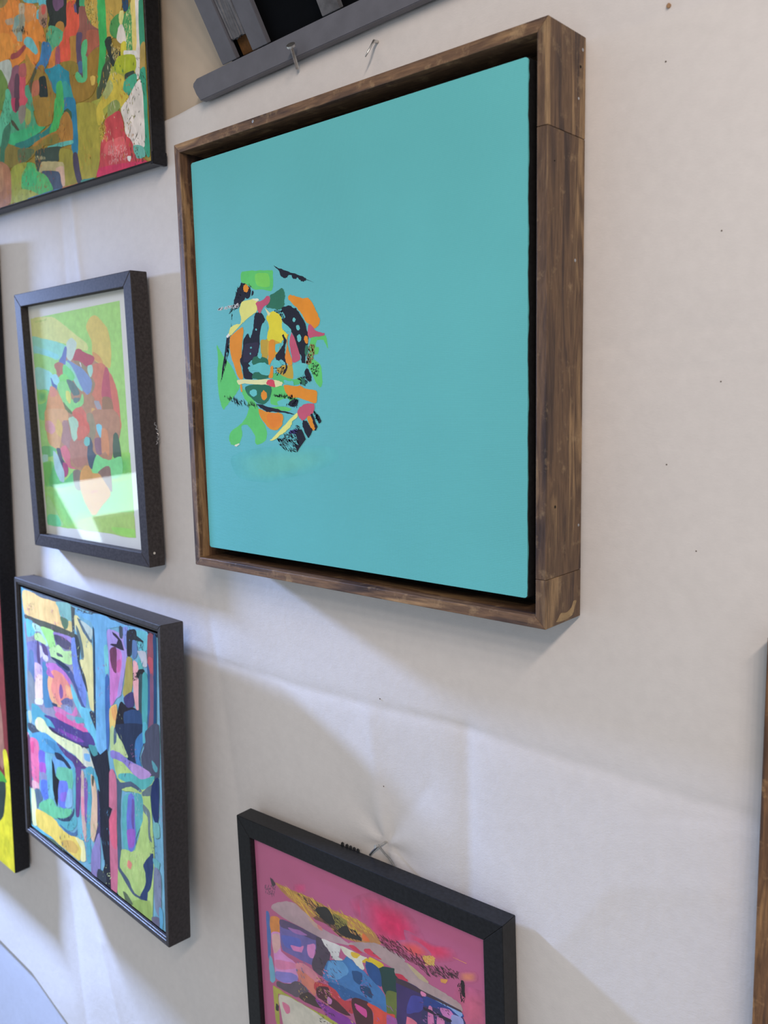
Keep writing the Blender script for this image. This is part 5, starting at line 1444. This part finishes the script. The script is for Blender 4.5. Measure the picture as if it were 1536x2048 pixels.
# ------------------------------------------------------------------ 6: canvas at the left edge
W6, H6, D6 = 0.56, 0.77, 0.020
p6 = empty('canvas_painting', pose('left'))
tag(p6, 'large canvas with thick black side and yellow corner, cut off by the left photo edge', 'painting')
cv6 = bm_obj('canvas', box_bm(-W6 / 2, W6 / 2, -D6, 0, -H6 / 2, H6 / 2, 0.0022, 3), M_edge5, p6)
ex6 = blobs(60, (-W6 / 2, W6 / 2 - 0.06, -H6 / 2, H6 / 2), lambda x, z: x > 0.19, ['7a3030', 'd8cc30', '4a9a3c', '2c3c34', '9a6a58', 'b84a30'], 0.03, 0.08)
full6 = ['7a3030', 's'] + ['%d,%d' % (sx * (W6 / 2 - .0013) * 1e4, sz * (H6 / 2 - .0013) * 1e4) for sx, sz in ((-1, -1), (1, -1), (1, 1), (-1, 1))]
t6 = ' '.join(full6) + '\n' + '\n'.join(' '.join(e) for e in ex6) + '\n' + '\n'.join(ART['left'].strip().splitlines()[1:])
build_art('painted_design', t6, -D6, (-W6 / 2 + .0012, W6 / 2 - .0012, -H6 / 2 + .0012, H6 / 2 - .0012), PT, cv6, '7a3030', gain=(0.78, 0.75, 0.7))

# ------------------------------------------------------------------ 7: brown frame at the right edge
p7 = empty('framed_painting', Matrix.Translation((0.2835 + 0.15, 0, -0.157 - 0.19)))
tag(p7, 'brown wooden picture frame of which only a strip shows at the right photo edge', 'painting')
M_oak = [mat_wood('oak_wood_' + a, a, 9.3, 0.2, (1.25, 1.05, 0.8)) for a in 'xz']
for s in ('top', 'bottom', 'left', 'right'):
    bm_obj('frame_rail', rail_bm(s, 0.30, 0.38, 0.02, 0, -0.018, bev=0.0006), M_oak[0 if s in ('top', 'bottom') else 1], p7)
bm_obj('canvas', box_bm(-0.131, 0.131, -0.012, -0.002, -0.171, 0.171, 0.0008), mat_canvas('muted_green_paint', (0.16, 0.26, 0.2)), p7)
bm = bmesh.new()
tube(bm, [(-0.1405, -0.0178, -0.075), (-0.1405, -0.0182, -0.075)], [0.0018, 0.0012], 9)
bm_obj('paint_chip', bm, M_chip, p7)

# ------------------------------------------------------------------ grey wooden rack over the paper
M_grey = mat_plain('grey_wood_paint', (0.142, 0.146, 0.172), 0.5, 0.10, 60, 0.3)
M_rough = mat_plain('rough_grey_filler', (0.14, 0.145, 0.16), 0.8, 0.35, 90, 1.0)
M_raw = mat_plain('raw_orange_wood', (0.17, 0.075, 0.02), 0.8, 0.4, 120)
M_void = mat_plain('black_panel', (0.004, 0.005, 0.007), 0.8, 0.4, 15, 0.1, 0.08)
rack = empty('wooden_rack', Matrix.Translation((-0.1855, 0.008, 0.2104)) @ Matrix.Rotation(-math.radians(2.0), 4, 'Y'))
tag(rack, 'grey painted wooden rack with leaning uprights and black backing, above the paper edge', 'rack')
# rail in rack space: x to the right, z up
bm = bmesh.new()
prism(bm, [(0.0085, 0.0), (0.55, 0.0), (0.55, 0.0180), (0.0055, 0.0180), (0.0008, 0.0155), (0.0, 0.0130), (0.004, 0.006)], 'y', -0.014, -0.0080)
bmesh.ops.bevel(bm, geom=bm.edges[:], offset=0.0004, segments=2, affect='EDGES')
bm_obj('rail', bm, M_grey, rack)
LEAN = math.radians(30)


def leaning(name, x0, x1, s0, s1, d0, d1, mat, bev=0.0004, rough=0.0, par=rack):
    """board on the leaning front: s runs up the slope, d is depth behind the front face"""
    bm = bmesh.new()
    prism(bm, [(x0, s0), (x1, s0), (x1, s1), (x0, s1)], 'y', d0, d1)
    if rough:
        bmesh.ops.subdivide_edges(bm, edges=bm.edges[:], cuts=9, use_grid_fill=True)
        for v in bm.verts:
            v.co += Vector(rng.normal(0, rough, 3))
    elif bev:
        bmesh.ops.recalc_face_normals(bm, faces=bm.faces)
        bmesh.ops.bevel(bm, geom=bm.edges[:], offset=bev, segments=2, affect='EDGES')
    bmesh.ops.transform(bm, verts=bm.verts, matrix=Matrix.Translation((0, -0.014, 0.0182)) @ Matrix.Rotation(LEAN, 4, 'X'))
    return bm_obj(name, bm, mat, par)


T = 0.0045
leaning('upright', 0.0395, 0.0570, 0.0002, 0.30, 0.0, T, M_grey)
leaning('filler_strip', 0.0582, 0.0752, 0.0130, 0.30, 0.0015, T + 0.004, M_rough, rough=0.0005)
leaning('notch_block', 0.0575, 0.0760, 0.0, 0.0130, T + 0.003, T + 0.006, M_raw)
leaning('upright', 0.0760, 0.0935, 0.0002, 0.30, 0.0, T, M_grey)
leaning('upright', 0.1515, 0.1690, 0.0002, 0.30, 0.0, T, M_rough)
leaning('upright', 0.3000, 0.3400, 0.0002, 0.30, 0.0, T, M_grey)
leaning('upright', 0.4500, 0.4900, 0.0002, 0.30, 0.0, T, M_grey)
leaning('back_panel', 0.0400, 0.4890, -0.003, 0.30, T + 0.0062, T + 0.009, M_void)
leaning('top_rail', 0.0395, 0.4900, 0.3005, 0.32, 0.0, T, M_grey)
# triangular cheeks that carry the leaning front
for x in (0.0400, 0.4840):
    bm = bmesh.new()
    s, c = math.sin(LEAN), math.cos(LEAN)
    off = T + 0.0095
    a = Vector((-0.014, 0.0182)) + Vector((off * c, off * s))
    b = a + Vector((-0.30 * s, 0.30 * c))
    prism(bm, [(0.0, a.y), (a.x, a.y), (b.x, b.y), (0.0, b.y)], 'x', x, x + 0.005)
    bm_obj('cheek', bm, M_grey, rack)

# ------------------------------------------------------------------ small hardware
M_zinc = mat_metal('zinc', (0.62, 0.62, 0.60), 0.3)
# screw standing out of the rack's rail at the paper edge
bm = bmesh.new()
tube(bm, [(-0.0675, -0.0004, 0.2096), (-0.0639, -0.0062, 0.2140), (-0.0600, -0.0125, 0.2188)], 0.0014, 8)
sc = empty('screw')
tag(sc, 'short steel screw sticking out at the paper edge below the grey rack', 'screw')
bm_obj('shank', bm, M_zinc, sc)
bm = bmesh.new()
tube(bm, [(-0.0600, -0.0125, 0.2188), (-0.0597, -0.0132, 0.2194), (-0.0594, -0.0141, 0.2203)], [0.0016, 0.0036, 0.0034], 12)
bm_obj('head', bm, M_zinc, sc)
# bent nail
bm = bmesh.new()
tube(bm, [(0.0080, 0.006, 0.2092), (0.0087, -0.001, 0.2078), (0.0087, -0.0032, 0.2052), (0.0085, -0.0045, 0.2030), (0.0073, -0.0060, 0.1997), (0.0060, -0.0070, 0.1970)], [0.0011, 0.0012, 0.0007, 0.0007, 0.0007, 0.0004], 8)
tag(bm_obj('bent_nail', bm, M_zinc, None, True), 'thin bent nail in the paper just above the brown wooden frame', 'nail')
# hook over the pink picture: nail with the wire running down both ways
hk = empty('wall_hook', Matrix.Translation((-0.0029, 0.004, -0.3790)))
tag(hk, 'small wire hook in a paper pucker above the pink framed collage', 'hook')
bm = bmesh.new()
tube(bm, [(0, 0.003, 0.0005), (0, -0.006, 0.001), (-0.0002, -0.0105, 0.002)], [0.0009, 0.0009, 0.0013], 8)
bm_obj('nail', bm, M_zinc, hk)
M_wire = mat_metal('hanging_wire', (0.35, 0.34, 0.33), 0.4)
bm = bmesh.new()
tube(bm, [(0.0003, -0.0070, 0.0018), (-0.004, -0.0060, -0.003), (-0.0085, -0.0045, -0.0075), (-0.012, -0.0042, -0.012)], 0.0008, 6)
bm_obj('wire', bm, M_wire, hk)
bm = bmesh.new()
tube(bm, [(-0.0003, -0.0070, 0.0018), (0.0045, -0.0060, -0.003), (0.009, -0.0045, -0.0070), (0.014, -0.0042, -0.012)], 0.0008, 6)
bm_obj('wire', bm, M_wire, hk)
# old pin holes and specks in the paper
M_speck = mat_plain('pin_hole', (0.10, 0.07, 0.05), 0.9)
specks = [(-0.0034, -0.2606, .0005, 'pin hole in the paper below the brown frame, beside the long crease'),
          (-0.0019, -0.3311, .00045, 'pin hole in the paper between the long crease and the wire hook'),
          (0.2137, 0.1436, .00045, 'pin hole in the paper right of the brown frame\'s top corner'),
          (0.2462, 0.0518, .0004, 'dark speck in the paper high at the right, above the two thin creases'),
          (0.2479, -0.0266, .0004, 'pin hole in the paper just below the lower of two thin creases'),
          (0.2189, -0.0724, .0004, 'faint pin hole in the paper right of the brown frame\'s middle'),
          (0.2373, -0.1202, .0004, 'pin hole in the paper level with the brown frame\'s lower part')]
dg = None
for x, z, r, lab in specks:
    y = float(0.0030 - np.clip(paper_relief(np.array([x]), np.array([z])), -0.0042, 0.006)[0])
    bm = bmesh.new()
    tube(bm, [(x, y + 0.001, z), (x, y - 0.00015, z), (x + .0002, y - 0.0004, z + .0002)], [r, r, r * .6], 7)
    tag(bm_obj('pin_hole', bm, M_speck), lab, 'pin hole', 'pin holes in the paper')
y = float(0.0030 - paper_relief(np.array([0.2144]), np.array([0.1715]))[0])
bm = bmesh.new()
tube(bm, [(0.2144, y + .001, 0.1715), (0.2146, y - .0009, 0.1713), (0.2150, y - .0014, 0.1722)], [0.0014, 0.0012, 0.0005], 9)
tag(bm_obj('rust_spot', bm, mat_plain('rust', (0.40, 0.24, 0.13), 0.9, 0.4, 300)), 'small rusty brown spot on the paper near the top photo edge', 'spot')
